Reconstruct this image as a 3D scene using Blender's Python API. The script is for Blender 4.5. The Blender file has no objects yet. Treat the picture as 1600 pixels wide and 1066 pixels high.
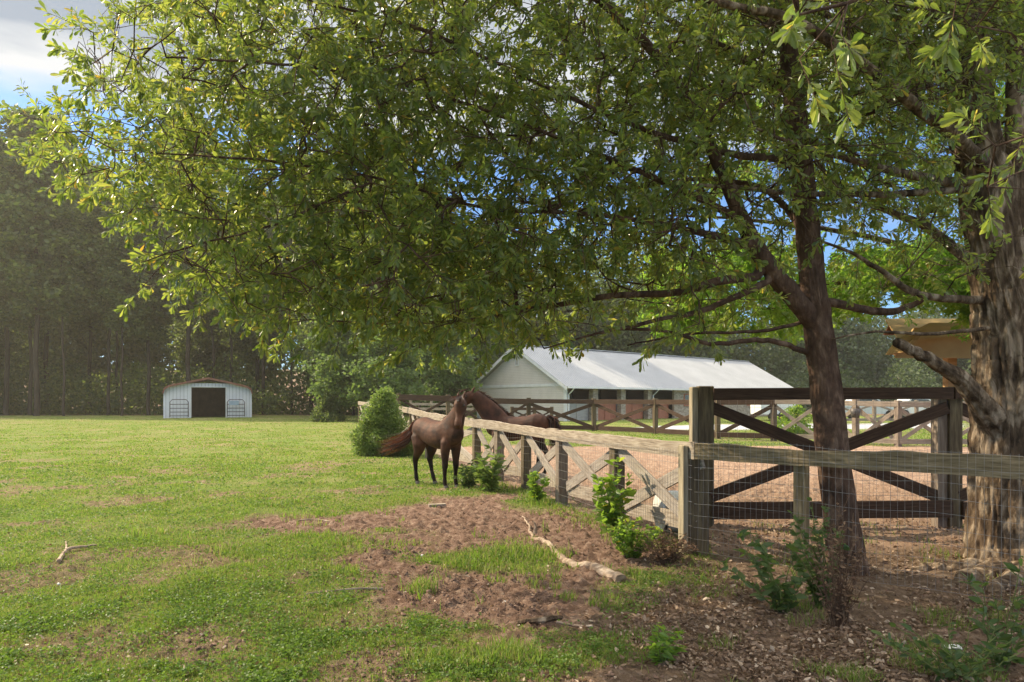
import bpy, math, random
import numpy as np
from mathutils import Vector, Matrix
from mathutils.kdtree import KDTree

R = math.radians
rng = np.random.default_rng(7)
random.seed(7)
sc = bpy.context.scene
col = sc.collection

# ------------------------------------------------------------------ camera
H = 1.6; F = 1067.0; HY = 628.0
cam_d = bpy.data.cameras.new('camera'); cam = bpy.data.objects.new('camera', cam_d); col.objects.link(cam)
cam.location = (0, 0, H); cam.rotation_euler = (R(90), 0, 0)
cam_d.sensor_width = 36; cam_d.lens = 36 * F / 1600
cam_d.shift_y = (HY - 533) / 1600
cam_d.clip_start = 0.05; cam_d.clip_end = 2000
sc.camera = cam

# ------------------------------------------------------------------ light
SUN_EL = R(36); SUN_H = (-0.93, 0.37)       # horizontal direction towards the sun
sun_d = bpy.data.lights.new('sun', 'SUN'); sun = bpy.data.objects.new('sun', sun_d); col.objects.link(sun)
sun_d.energy = 3.5; sun_d.angle = R(0.6); sun_d.color = (1.0, 0.85, 0.61)
sv = Vector((SUN_H[0] * math.cos(SUN_EL), SUN_H[1] * math.cos(SUN_EL), math.sin(SUN_EL))).normalized()
sun.rotation_euler = sv.to_track_quat('Z', 'Y').to_euler()
sun.location = (-20, 10, 30)
w = bpy.data.worlds.new('World'); sc.world = w; w.use_nodes = True
nt = w.node_tree; nt.nodes.clear()
def wn(t, **k):
    n = nt.nodes.new(t)
    for a, b in k.items(): setattr(n, a, b)
    return n
sky = wn('ShaderNodeTexSky', sky_type='NISHITA', sun_disc=False)
sky.sun_elevation = SUN_EL; sky.sun_rotation = math.atan2(SUN_H[0], SUN_H[1])
sky.air_density = 1.0; sky.dust_density = 0.3; sky.ozone_density = 3.0
tc = wn('ShaderNodeTexCoord'); mp = wn('ShaderNodeMapping'); mp.inputs['Scale'].default_value = (1.3, 1.3, 5.5)
mp.inputs['Location'].default_value = (0.35, 0.0, 0.62)
nz = wn('ShaderNodeTexNoise'); nz.inputs['Scale'].default_value = 1.5; nz.inputs['Detail'].default_value = 7; nz.inputs['Roughness'].default_value = 0.5
cr = wn('ShaderNodeValToRGB'); cr.color_ramp.elements[0].position = 0.52; cr.color_ramp.elements[1].position = 0.74
mixc = wn('ShaderNodeMix', data_type='RGBA'); mixc.inputs['B'].default_value = (1.9, 2.05, 2.25, 1)
bg = wn('ShaderNodeBackground'); bg.inputs['Strength'].default_value = 0.15
wo = wn('ShaderNodeOutputWorld'); L = nt.links.new
L(tc.outputs['Generated'], mp.inputs['Vector']); L(mp.outputs[0], nz.inputs['Vector']); L(nz.outputs['Fac'], cr.inputs[0])
sx = wn('ShaderNodeSeparateXYZ'); L(tc.outputs['Generated'], sx.inputs[0])
mr = wn('ShaderNodeMapRange'); mr.inputs['From Min'].default_value = .33; mr.inputs['From Max'].default_value = .41; L(sx.outputs['Z'], mr.inputs['Value'])
ad = wn('ShaderNodeMath', operation='MULTIPLY_ADD'); ad.inputs[1].default_value = .26; L(mr.outputs[0], ad.inputs[0]); L(nz.outputs['Fac'], ad.inputs[2]); L(ad.outputs[0], cr.inputs[0])
tint = wn('ShaderNodeMix', data_type='RGBA', blend_type='MULTIPLY'); tint.inputs['Factor'].default_value = 1; tint.inputs['B'].default_value = (.34, .50, .66, 1)
L(sky.outputs[0], tint.inputs['A'])
L(cr.outputs[0], mixc.inputs['Factor']); L(tint.outputs['Result'], mixc.inputs['A'])
mr2 = wn('ShaderNodeMapRange'); mr2.inputs['From Min'].default_value = .52; mr2.inputs['From Max'].default_value = .72; L(sx.outputs['Z'], mr2.inputs['Value'])  # unseen overhead cloud, made brighter and thicker as added ambient light
cc = wn('ShaderNodeMix', data_type='RGBA'); nz2 = wn('ShaderNodeTexNoise'); nz2.inputs['Scale'].default_value = 2.6; nz2.inputs['Detail'].default_value = 6; L(mp.outputs[0], nz2.inputs['Vector'])
cr2 = wn('ShaderNodeValToRGB'); cr2.color_ramp.elements[0].position = .40; cr2.color_ramp.elements[1].position = .60; cr2.color_ramp.elements[0].color = (.36, .43, .53, 1); cr2.color_ramp.elements[1].color = (.80, .82, .84, 1); L(nz2.outputs['Fac'], cr2.inputs[0])
cm = wn('ShaderNodeVectorMath', operation='SCALE'); cm.inputs['Scale'].default_value = 3.4; L(cr2.outputs[0], cm.inputs[0]); L(cm.outputs[0], cc.inputs['A']); cc.inputs['B'].default_value = (7.2, 6.9, 6.4, 1); L(mr2.outputs[0], cc.inputs['Factor']); L(cc.outputs['Result'], mixc.inputs['B'])
ad2 = wn('ShaderNodeMath', operation='MULTIPLY_ADD'); ad2.inputs[1].default_value = .12; L(mr2.outputs[0], ad2.inputs[0]); L(ad.outputs[0], ad2.inputs[2]); L(ad2.outputs[0], cr.inputs[0]); L(mixc.outputs['Result'], bg.inputs[0]); L(bg.outputs[0], wo.inputs[0])
sc.view_settings.view_transform = 'Standard'; sc.view_settings.look = 'None'
sc.view_settings.gamma = 1; sc.view_settings.exposure = 1.12
sc.render.engine = 'CYCLES'
sc.cycles.use_denoising = True
sc.cycles.max_bounces = 7; sc.cycles.diffuse_bounces = 4; sc.cycles.glossy_bounces = 2
sc.cycles.transmission_bounces = 5; sc.cycles.volume_bounces = 0; sc.cycles.transparent_max_bounces = 6
sc.cycles.caustics_reflective = False; sc.cycles.caustics_refractive = False
HAZE = 0.0007

# ------------------------------------------------------------------ helpers
def sstep(a, b, x):
    t = np.clip((np.asarray(x, float) - a) / (b - a), 0, 1); return t * t * (3 - 2 * t)
def _hash(ix, iy, iz, s):
    n = (ix.astype(np.int64) * 374761393 + iy.astype(np.int64) * 668265263 + iz.astype(np.int64) * 2147483647 + s * 1274126177) & 0xffffffff
    n = ((n ^ (n >> 13)) * 1274126177) & 0xffffffff
    n = ((n ^ (n >> 16)) * 2246822519) & 0xffffffff
    return ((n ^ (n >> 15)) & 0xffffff) / float(0xffffff)
def vn(x, y, z=0.0, s=0):
    """value noise 0..1"""
    x, y, z = np.broadcast_arrays(np.asarray(x, float), np.asarray(y, float), np.asarray(z, float))
    fx, fy, fz = np.floor(x), np.floor(y), np.floor(z)
    tx, ty, tz = x - fx, y - fy, z - fz
    tx = tx * tx * (3 - 2 * tx); ty = ty * ty * (3 - 2 * ty); tz = tz * tz * (3 - 2 * tz)
    out = 0
    for a in (0, 1):
        for b in (0, 1):
            for c in (0, 1):
                out = out + _hash(fx + a, fy + b, fz + c, s) * (tx if a else 1 - tx) * (ty if b else 1 - ty) * (tz if c else 1 - tz)
    return out
def fbm(x, y, z=0.0, s=0, o=4, g=0.5):
    v = 0; a = 1; t = 0
    for i in range(o):
        v = v + a * vn(np.asarray(x) * 2 ** i, np.asarray(y) * 2 ** i, np.asarray(z) * 2 ** i, s + i * 17); t += a; a *= g
    return v / t
def hbase(x, y):
    return 0.3 * sstep(12, 42, y) + 9.0 * sstep(100, 165, y)
def P(px, py, d):
    return Vector(((px - 800) * d / F, d, H - (py - HY) * d / F))
def G(px, py):
    """point of the ground seen at a pixel"""
    d = H * F / (py - HY)
    for _ in range(30): d = (H - float(hbase(0, d))) * F / (py - HY)
    return Vector(((px - 800) * d / F, d, float(hbase(0, d))))

def new_mesh(name, V, quads=None, tris=None, smooth=False):
    V = np.asarray(V, np.float32).reshape(-1, 3)
    me = bpy.data.meshes.new(name)
    q = np.zeros((0, 4), np.int32) if quads is None else np.asarray(quads, np.int32).reshape(-1, 4)
    t = np.zeros((0, 3), np.int32) if tris is None else np.asarray(tris, np.int32).reshape(-1, 3)
    me.vertices.add(len(V)); me.vertices.foreach_set('co', V.ravel())
    nl = q.size + t.size
    me.loops.add(nl); me.loops.foreach_set('vertex_index', np.concatenate([q.ravel(), t.ravel()]))
    me.polygons.add(len(q) + len(t))
    st = np.concatenate([np.arange(len(q)) * 4, q.size + np.arange(len(t)) * 3]).astype(np.int32)
    me.polygons.foreach_set('loop_start', st)
    me.update(calc_edges=True)
    me.polygons.foreach_set('use_smooth', np.full(len(me.polygons), bool(smooth)))
    me.validate()
    return me
class MB:
    def __init__(s): s.V = []; s.Q = []; s.T = []; s.n = 0
    def add(s, V, Q=None, T=None):
        V = np.asarray(V, float).reshape(-1, 3); s.V.append(V)
        if Q is not None and len(Q): s.Q.append(np.asarray(Q).reshape(-1, 4) + s.n)
        if T is not None and len(T): s.T.append(np.asarray(T).reshape(-1, 3) + s.n)
        s.n += len(V)
    def mesh(s, name, smooth=False):
        return new_mesh(name, np.concatenate(s.V), np.concatenate(s.Q) if s.Q else None, np.concatenate(s.T) if s.T else None, smooth)
    def build(s, name, mat, parent=None, smooth=False, **k):
        return obj(name, s.mesh(name, smooth), mat, parent, **k)
    def box(s, c, d, rz=0.0, M=None):
        x, y, z = d[0] / 2, d[1] / 2, d[2] / 2
        v = np.array([(-x, -y, -z), (x, -y, -z), (x, y, -z), (-x, y, -z), (-x, -y, z), (x, -y, z), (x, y, z), (-x, y, z)])
        if M is not None: v = v @ np.array(M.to_3x3()).T
        elif rz:
            c_, s_ = math.cos(rz), math.sin(rz); v = v @ np.array([[c_, s_, 0], [-s_, c_, 0], [0, 0, 1]])
        s.add(v + np.array(c), [(0, 3, 2, 1), (4, 5, 6, 7), (0, 1, 5, 4), (1, 2, 6, 5), (2, 3, 7, 6), (3, 0, 4, 7)])
    def tube(s, pts, rad, n=6, cap=True, disp=None):
        pts = np.asarray([tuple(p) for p in pts], float); m = len(pts)
        rad = np.broadcast_to(np.asarray(rad, float), (m,))
        tg = np.gradient(pts, axis=0); tg /= np.linalg.norm(tg, axis=1)[:, None] + 1e-9
        up = np.array([0, 0, 1.0]) if abs(tg[0][2]) < 0.9 else np.array([1.0, 0, 0])
        u = np.cross(tg[0], up); u /= np.linalg.norm(u)
        rings = []
        for i in range(m):
            u = u - tg[i] * np.dot(u, tg[i]); u /= np.linalg.norm(u) + 1e-9
            v = np.cross(tg[i], u)
            a = np.arange(n) * 2 * math.pi / n
            rr = rad[i] * (np.ones(n) if disp is None else disp(i, a))
            rings.append(pts[i] + rr[:, None] * (np.cos(a)[:, None] * u + np.sin(a)[:, None] * v))
        V = np.concatenate(rings)
        i = np.arange(m - 1)[:, None]; k = np.arange(n)[None, :]; k2 = (k + 1) % n
        Q = np.stack([i * n + k, i * n + k2, (i + 1) * n + k2, (i + 1) * n + k], -1).reshape(-1, 4)
        T = []
        if cap:
            V = np.concatenate([V, pts[:1], pts[-1:]])
            for kk in range(n):
                T.append((m * n, (kk + 1) % n, kk)); T.append((m * n + 1, (m - 1) * n + kk, (m - 1) * n + (kk + 1) % n))
        s.add(V, Q, T)
def obj(name, me, mat, parent=None, label=None, cat=None, group=None, kind=None):
    o = bpy.data.objects.new(name, me)
    if mat is not None: me.materials.append(mat)
    col.objects.link(o)
    if parent is not None: o.parent = parent
    tag(o, label, cat, group, kind); return o
def tag(o, label=None, cat=None, group=None, kind=None):
    if label: o['label'] = label
    if cat: o['category'] = cat
    if group: o['group'] = group
    if kind: o['kind'] = kind
    return o
def thing(name, label, cat, loc=(0, 0, 0), rz=0.0, group=None):
    o = bpy.data.objects.new(name, None); col.objects.link(o); o.empty_display_size = 0.2
    o.location = loc; o.rotation_euler = (0, 0, rz); return tag(o, label, cat, group)
def copy_tree(o, loc, rz=0.0, scale=1.0, label=None, parent=None):
    c = o.copy(); col.objects.link(c)
    if parent is None:
        c.location = loc; c.rotation_euler = (0, 0, rz); c.scale = (scale,) * 3
        if label: c['label'] = label
    else: c.parent = parent
    for ch in o.children:
        d = ch.copy(); col.objects.link(d); d.parent = c
    return c

# ------------------------------------------------------------------ materials
def mat(name):
    m = bpy.data.materials.new(name); m.use_nodes = True; t = m.node_tree; t.nodes.clear(); return m, t
def nd(t, ty, **k):
    n = t.nodes.new(ty)
    for a, b in k.items():
        if a in n.inputs.keys(): n.inputs[a].default_value = b
        else: setattr(n, a, b)
    return n
def ramp(t, fac, stops):
    r = nd(t, 'ShaderNodeValToRGB'); e = r.color_ramp.elements
    while len(e) < len(stops): e.new(0.5)
    for i, (p, c) in enumerate(stops): e[i].position = p; e[i].color = (*c, 1)
    t.links.new(fac, r.inputs[0]); return r.outputs[0]
def noisemat(name, stops, scale=5.0, stretch=(1, 1, 1), rough=0.85, bump=0.3, bscale=None, spec=0.3, detail=6, coord='Object', bdist=0.01, metal=0.0, distortion=0.0, extra=None):
    m, t = mat(name); l = t.links.new
    tc = nd(t, 'ShaderNodeTexCoord'); mp = nd(t, 'ShaderNodeMapping'); mp.inputs['Scale'].default_value = stretch
    l(tc.outputs[coord], mp.inputs[0])
    n = nd(t, 'ShaderNodeTexNoise', Scale=scale, Detail=detail, Roughness=0.6, Distortion=distortion); l(mp.outputs[0], n.inputs['Vector'])
    c = ramp(t, n.outputs['Fac'], stops)
    b = nd(t, 'ShaderNodeBsdfPrincipled', Roughness=rough, Metallic=metal); b.inputs['Specular IOR Level'].default_value = spec
    if extra: c = extra(t, mp, c)
    l(c, b.inputs['Base Color'])
    if bump:
        n2 = nd(t, 'ShaderNodeTexNoise', Scale=bscale or scale * 3, Detail=5); l(mp.outputs[0], n2.inputs['Vector'])
        bp = nd(t, 'ShaderNodeBump', Strength=bump, Distance=bdist); l(n2.outputs['Fac'], bp.inputs['Height']); l(bp.outputs[0], b.inputs['Normal'])
    o = nd(t, 'ShaderNodeOutputMaterial'); l(b.outputs[0], o.inputs[0]); return m
def leafmat(name, cols, tcols, trans=0.45, rough=0.4, spec=0.5):
    """leaf with light passing through; each leaf its own tint"""
    m, t = mat(name); l = t.links.new
    g = nd(t, 'ShaderNodeNewGeometry')
    c = ramp(t, g.outputs['Random Per Island'], cols); c2 = ramp(t, g.outputs['Random Per Island'], tcols)
    b = nd(t, 'ShaderNodeBsdfPrincipled', Roughness=rough); b.inputs['Specular IOR Level'].default_value = spec
    tr = nd(t, 'ShaderNodeBsdfTranslucent'); l(c, b.inputs['Base Color']); l(c2, tr.inputs['Color'])
    mx = nd(t, 'ShaderNodeMixShader'); mx.inputs[0].default_value = trans
    l(b.outputs[0], mx.inputs[1]); l(tr.outputs[0], mx.inputs[2])
    o = nd(t, 'ShaderNodeOutputMaterial'); l(mx.outputs[0], o.inputs[0]); return m
M = {}
M['oak_leaf'] = leafmat('oak_leaf', [(0, (.06, .10, .028)), (.5, (.10, .145, .035)), (.97, (.12, .16, .035)), (.995, (.3, .22, .03))],
                        [(0, (.22, .33, .04)), (.5, (.40, .50, .07)), (.97, (.58, .6, .10)), (.995, (.7, .45, .05))], 0.5, 0.30, 0.6)
M['gum_leaf'] = leafmat('gum_leaf', [(0, (.05, .11, .02)), (1, (.1, .17, .03))], [(0, (.22, .45, .04)), (1, (.42, .6, .07))], 0.55, 0.5)
M['bush_leaf'] = leafmat('bush_leaf', [(0, (.07, .12, .025)), (1, (.15, .2, .05))], [(0, (.2, .36, .05)), (1, (.42, .52, .1))], 0.42, 0.45)
M['weed_leaf'] = leafmat('weed_leaf', [(0, (.07, .14, .02)), (1, (.14, .22, .03))], [(0, (.3, .5, .05)), (.85, (.42, .6, .06)), (1, (.7, .55, .05))], 0.5, 0.45)
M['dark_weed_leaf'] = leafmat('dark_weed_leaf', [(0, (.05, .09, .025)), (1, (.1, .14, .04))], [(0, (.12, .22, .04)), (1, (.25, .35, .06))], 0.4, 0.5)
M['forest_leaf'] = leafmat('forest_leaf', [(0, (.03, .055, .02)), (1, (.12, .16, .05))], [(0, (.12, .22, .04)), (1, (.38, .46, .09))], 0.45, 0.5)
M['far_leaf'] = leafmat('far_leaf', [(0, (.05, .075, .03)), (1, (.1, .13, .05))], [(0, (.12, .2, .05)), (1, (.22, .3, .07))], 0.3, 0.6)
M['cedar_leaf'] = leafmat('cedar_leaf', [(0, (.06, .10, .03)), (1, (.12, .17, .05))], [(0, (.18, .3, .06)), (1, (.3, .42, .08))], 0.4, 0.6)
M['grass'] = leafmat('grass', [(0, (.08, .13, .025)), (.5, (.14, .21, .035)), (.75, (.2, .24, .06)), (1, (.36, .30, .15))],
                     [(0, (.2, .36, .03)), (.5, (.32, .5, .05)), (.75, (.42, .48, .09)), (1, (.5, .40, .18))], 0.42, 0.5, 0.3)
M['dry_leaf'] = leafmat('dry_leaf', [(0, (.09, .056, .036)), (.45, (.19, .125, .082)), (.85, (.34, .24, .165)), (1, (.6, .48, .36))],
                        [(0, (.2, .1, .04)), (1, (.45, .28, .12))], 0.2, 0.6, 0.3)
M['dry_stem'] = leafmat('dry_stem', [(0, (.10, .055, .035)), (1, (.24, .15, .09))], [(0, (.2, .1, .05)), (1, (.3, .2, .1))], 0.1, 0.7, 0.2)
M['green_stem'] = noisemat('green_stem', [(.3, (.09, .11, .03)), (.7, (.17, .2, .06))], 10, bump=0)
M['bark'] = noisemat('bark', [(.34, (.035, .022, .014)), (.5, (.13, .09, .058)), (.64, (.34, .265, .19))], 9, (1, 1, .38), .95, 1.0, 26, .15, bdist=.03, detail=10, distortion=.6)
M['smooth_bark'] = noisemat('smooth_bark', [(.28, (.035, .020, .013)), (.52, (.095, .056, .038)), (.72, (.22, .145, .10))], 11, (1, 1, .42), .9, 1.0, 36, .2, bdist=.02, detail=10, distortion=.5)
M['forest_bark'] = noisemat('forest_bark', [(.3, (.03, .023, .018)), (.7, (.08, .06, .046))], 2, (1, 1, .3), .95, 0)
def plank(name, stops, scale=3.0, stretch=(1.2, 16, 16), bump=.5):
    return noisemat(name, stops, scale, stretch, .85, bump, scale * 2.2, .2, bdist=.006, distortion=.3)
M['pale_wood'] = plank('pale_wood', [(.3, (.14, .105, .08)), (.46, (.31, .25, .19)), (.68, (.48, .41, .33))])
M['brace_wood'] = plank('brace_wood', [(.28, (.15, .12, .095)), (.45, (.31, .26, .215)), (.7, (.46, .40, .335))])
M['mossy_wood'] = plank('mossy_wood', [(.3, (.075, .055, .032)), (.48, (.18, .14, .08)), (.70, (.36, .285, .18))])
M['grey_wood'] = plank('grey_wood', [(.25, (.15, .11, .085)), (.5, (.27, .215, .165)), (.75, (.43, .36, .29))])
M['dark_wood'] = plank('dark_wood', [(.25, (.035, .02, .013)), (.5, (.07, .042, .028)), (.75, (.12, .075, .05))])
M['dark_post'] = noisemat('dark_post', [(.25, (.06, .042, .028)), (.5, (.12, .09, .055)), (.75, (.22, .175, .10))], 3, (10, 10, .9), .85, .5, 7, .2, bdist=.006)
M['pale_post'] = noisemat('pale_post', [(.25, (.15, .12, .08)), (.5, (.3, .25, .17)), (.75, (.5, .42, .30))], 3, (10, 10, .9), .85, .5, 7, .2, bdist=.006)  # also colours the sunlit left faces of two dark posts
M['grey_post'] = noisemat('grey_post', [(.25, (.12, .09, .07)), (.5, (.22, .17, .13)), (.75, (.36, .30, .24))], 3, (10, 10, .9), .85, .5, 7, .2, bdist=.006)
M['mossy_post'] = noisemat('mossy_post', [(.25, (.10, .07, .035)), (.5, (.22, .16, .085)), (.75, (.38, .29, .17))], 3, (10, 10, .9), .85, .5, 7, .2, bdist=.006)
M['tan_wood'] = plank('tan_wood', [(.25, (.28, .15, .06)), (.5, (.42, .25, .11)), (.75, (.55, .35, .18))], 2, (1.2, 8, 8), .3)
M['wire'] = noisemat('wire', [(.3, (.22, .2, .19)), (.7, (.42, .39, .36))], 20, rough=.5, bump=0, metal=.6)
M['log_bark'] = noisemat('log_bark', [(.3, (.15, .10, .07)), (.5, (.34, .25, .18)), (.7, (.54, .44, .34))], 14, (.4, 1, 1), .9, .8, 40, .2, bdist=.01)
M['white_paint'] = noisemat('white_paint', [(.3, (.66, .66, .66)), (.7, (.8, .8, .79))], 2, rough=.5, bump=0)
M['dark_metal'] = noisemat('dark_metal', [(.3, (.06, .055, .05)), (.7, (.13, .11, .10))], 12, rough=.5, bump=0, metal=.3)
M['rust'] = noisemat('rust', [(.3, (.17, .075, .055)), (.7, (.27, .13, .09))], 3, rough=.7, bump=0)
M['black'] = noisemat('black', [(.3, (.015, .014, .013)), (.7, (.035, .03, .028))], 12, rough=.6, bump=0)
M['white_plastic'] = noisemat('white_plastic', [(.3, (.62, .61, .57)), (.7, (.8, .79, .75))], 5, rough=.35, bump=0, spec=.5)
def points_(t, mp, c):
    l = t.links.new; sx_ = nd(t, 'ShaderNodeSeparateXYZ'); l(mp.outputs[0], sx_.inputs[0])
    r = ramp(t, sx_.outputs['Z'], [(.42, (.16, .17, .2)), (.72, (1, 1, 1))])
    x = nd(t, 'ShaderNodeMix', data_type='RGBA', blend_type='MULTIPLY'); x.inputs['Factor'].default_value = 1; l(c, x.inputs['A']); l(r, x.inputs['B']); return x.outputs['Result']
M['horse_coat'] = noisemat('horse_coat', [(.34, (.026, .013, .008)), (.62, (.11, .046, .025))], 4.5, rough=.68, bump=.6, bscale=38, spec=.22, extra=points_, bdist=.003)
M['chestnut_coat'] = noisemat('chestnut_coat', [(.34, (.026, .011, .007)), (.64, (.09, .035, .02))], 4.5, rough=.68, bump=.6, bscale=38, spec=.22, extra=points_, bdist=.003)
M['horse_hair'] = leafmat('horse_hair', [(0, (.014, .008, .006)), (.7, (.05, .02, .012)), (1, (.13, .045, .02))], [(0, (.06, .02, .01)), (1, (.34, .10, .035))], .3, .4)
M['mane_hair'] = leafmat('mane_hair', [(0, (.012, .008, .007)), (1, (.05, .022, .014))], [(0, (.1, .03, .015)), (1, (.25, .08, .03))], .2, .4)
M['hoof'] = noisemat('hoof', [(.3, (.06, .05, .045)), (.7, (.14, .12, .10))], 12, rough=.5, bump=0)
M['eye'] = noisemat('eye', [(.3, (.008, .006, .005)), (.7, (.012, .01, .009))], 12, rough=.08, bump=0, spec=.6)
M['star'] = noisemat('star', [(.3, (.5, .45, .42)), (.7, (.7, .66, .62))], 12, rough=.7, bump=0)
M['glass'] = noisemat('glass', [(.3, (.03, .035, .04)), (.7, (.05, .055, .06))], 2, rough=.08, bump=0, spec=.8)
M['concrete'] = noisemat('concrete', [(.3, (.38, .37, .36)), (.7, (.5, .49, .48))], 2, rough=.9, bump=0)

# ------------------------------------------------------------------ ground
def poly_sd(x, y, poly):
    """signed distance, negative inside"""
    d = np.full(x.shape, 1e9); ins = np.zeros(x.shape, bool); n = len(poly)
    for i in range(n):
        ax, ay = poly[i]; bx, by = poly[(i + 1) % n]; ex, ey = bx - ax, by - ay
        t = np.clip(((x - ax) * ex + (y - ay) * ey) / (ex * ex + ey * ey + 1e-12), 0, 1)
        d = np.minimum(d, np.hypot(x - ax - t * ex, y - ay - t * ey))
        c = ((ay > y) != (by > y)) & (x < (bx - ax) * (y - ay) / (by - ay + 1e-12) + ax); ins ^= c
    return np.where(ins, -d, d)
def gp(pts): return [tuple(G(*p)[:2]) for p in pts]
DIRT = gp([(310, 826), (450, 803), (600, 790), (700, 776), (790, 772), (870, 798), (960, 822), (1060, 862), (1010, 930), (930, 985), (800, 985), (690, 960), (560, 935), (530, 885), (640, 850), (500, 838), (400, 843)])
PATCH = gp([(700, 868), (780, 850), (860, 856), (890, 890), (830, 908), (715, 893)])
LITTER = gp([(1015, 885), (1080, 868), (1140, 830), (1250, 800), (1700, 790), (2400, 840), (2400, 1500), (760, 1500), (880, 1060), (950, 980)])
FENCE = [(3.9, 5.2), (1.888, 7.02), (1.296, 8.75), (.715, 10.6), (.198, 12.4), (-.32, 13.6), (-.82, 14.6), (-2.4, 19), (-3.3, 22), (-4.99, 28), (-8.55, 38)]
FTOP = [1.19, 1.19, 1.19, 1.18, 1.19, 1.22, 1.245, 1.33, 1.41, 1.47, 1.63]
ARENA = [(1.3, 9.2), (.8, 11), (.3, 12.8), (-.6, 15), (-1.6, 18), (-2.4, 21), (-2.0, 23), (4, 23.5), (30, 22), (30, 7.8), (2.2, 7.4)]
DRIVE = gp([(970, 668), (1180, 662.5), (1500, 661), (1500, 669), (1180, 671), (1050, 672.5)])
STRAWY = gp([(0, 735), (300, 725), (560, 735), (500, 790), (300, 820), (100, 800), (0, 830)])
def masks(x, y):
    wob = (fbm(x * 1.3, y * 1.3, 0, 3, 4) - .5)
    dirt = sstep(.34, -.38, poly_sd(x, y, DIRT) + wob * 1.5)
    patch = sstep(.25, -.3, poly_sd(x, y, PATCH) + wob * 1.4) * .85
    litter = sstep(.3, -.4, poly_sd(x, y, LITTER) + wob * 1.4)
    arena = sstep(.2, -.2, poly_sd(x, y, ARENA) + wob * .8)
    drive = sstep(.5, -.5, poly_sd(x, y, DRIVE) + wob * .8)
    hf = fbm(x * .8, y * 1.1, 0, 11, 5, .62); holes = sstep(.53, .66, hf) * sstep(28, 15, y) * .7
    low = sstep(-2.6, -.6, x) * sstep(6.0, 4.8, y) * sstep(.42, .6, fbm(x * 2.2, y * 2.2, 0, 31, 4))
    bare = np.clip(np.maximum(dirt, np.maximum(holes, low * .9)) * (1 - patch), 0, 1)
    floor_ = sstep(64, 70, y); litter = np.maximum(litter, floor_)
    bare = np.maximum(bare, np.maximum(litter, arena))
    return bare, litter, arena, drive
def axis(lo, hi, dense_lo, dense_hi, step, grow):
    a = list(np.arange(dense_lo, dense_hi, step)); s = step; v = a[-1]
    while v < hi: s *= grow; v += s; a.append(v)
    s = step; v = a[0]
    while v > lo: s *= grow; v -= s; a.insert(0, v)
    return np.array(a)
def hfull(x, y, mk=None):
    bare, litter, arena, drive = masks(x, y) if mk is None else mk
    near = sstep(30, 12, y)
    h = hbase(x, y) + (fbm(x * .5, y * .5, 0, 21, 3) - .5) * .10 * sstep(1, 5, np.abs(x) + y * .3)
    clod = fbm(x * 8, y * 8, 0, 41, 4, .7)
    h = h + near * (bare * (1 - litter) * (np.abs(clod - .5) * .24 - .015) + (1 - bare) * (fbm(x * 5, y * 5, 0, 51, 3) - .5) * .035 + litter * (clod - .5) * .06)
    h = h - bare * (1 - arena) * .015
    return h
xs = axis(-160, 160, -7.5, 6.0, .034, 1.045); ys = axis(-14, 175, 3.4, 12.5, .034, 1.03)
gx, gy = np.meshgrid(xs, ys); mk = masks(gx, gy)
gz = hfull(gx, gy, mk)
nx, ny = len(xs), len(ys)
ii = np.arange(ny - 1)[:, None] * nx + np.arange(nx - 1)[None, :]
gm = new_mesh('ground', np.stack([gx, gy, gz], -1).reshape(-1, 3), np.stack([ii, ii + 1, ii + nx + 1, ii + nx], -1).reshape(-1, 4), smooth=True)
for nme, arr in (('bare', mk[0]), ('litter', mk[1]), ('arena', mk[2]), ('drive', mk[3])):
    gm.attributes.new(nme, 'FLOAT', 'POINT').data.foreach_set('value', arr.astype(np.float32).ravel())
m, t = mat('ground'); l = t.links.new
tc_ = nd(t, 'ShaderNodeTexCoord')
def tn(scale, detail=6, rough=.6, dist=0.0):
    n = nd(t, 'ShaderNodeTexNoise', Scale=scale, Detail=detail, Roughness=rough, Distortion=dist); l(tc_.outputs['Object'], n.inputs['Vector']); return n.outputs['Fac']
def at(nm): return nd(t, 'ShaderNodeAttribute', attribute_name=nm).outputs['Fac']
def mixc_(f, a, b):
    x = nd(t, 'ShaderNodeMix', data_type='RGBA'); l(f, x.inputs['Factor']); l(a, x.inputs['A']); l(b, x.inputs['B']); return x.outputs['Result']
g_fine = ramp(t, tn(26, 5, .7), [(.3, (.09, .12, .03)), (.5, (.16, .20, .05)), (.7, (.27, .25, .11))])
g_big = ramp(t, tn(.55, 6, .65, .5), [(.34, (.14, .24, .035)), (.5, (.22, .25, .065)), (.62, (.34, .27, .14))])
g_mix = nd(t, 'ShaderNodeMix', data_type='RGBA'); g_mix.inputs['Factor'].default_value = .55; l(g_fine, g_mix.inputs['A']); l(g_big, g_mix.inputs['B'])
dirtc = ramp(t, tn(7, 8, .75), [(.3, (.10, .06, .042)), (.5, (.26, .163, .118)), (.7, (.50, .36, .27))])
littc = ramp(t, tn(9, 10, .85), [(.3, (.09, .06, .04)), (.5, (.22, .15, .10)), (.7, (.42, .32, .23))])
sandc = ramp(t, tn(5, 9, .8), [(.3, (.20, .115, .08)), (.5, (.40, .265, .185)), (.72, (.58, .43, .32))])
drvc = ramp(t, tn(3, 3), [(.3, (.42, .42, .44)), (.7, (.55, .55, .57))])
c = mixc_(at('bare'), g_mix.outputs['Result'], dirtc); c = mixc_(at('litter'), c, littc); c = mixc_(at('arena'), c, sandc); c = mixc_(at('drive'), c, drvc)
b = nd(t, 'ShaderNodeBsdfPrincipled', Roughness=.95); b.inputs['Specular IOR Level'].default_value = .1; l(c, b.inputs['Base Color'])
bp = nd(t, 'ShaderNodeBump', Strength=1.0, Distance=.05); l(tn(30, 8, .8), bp.inputs['Height']); l(bp.outputs[0], b.inputs['Normal'])
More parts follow.
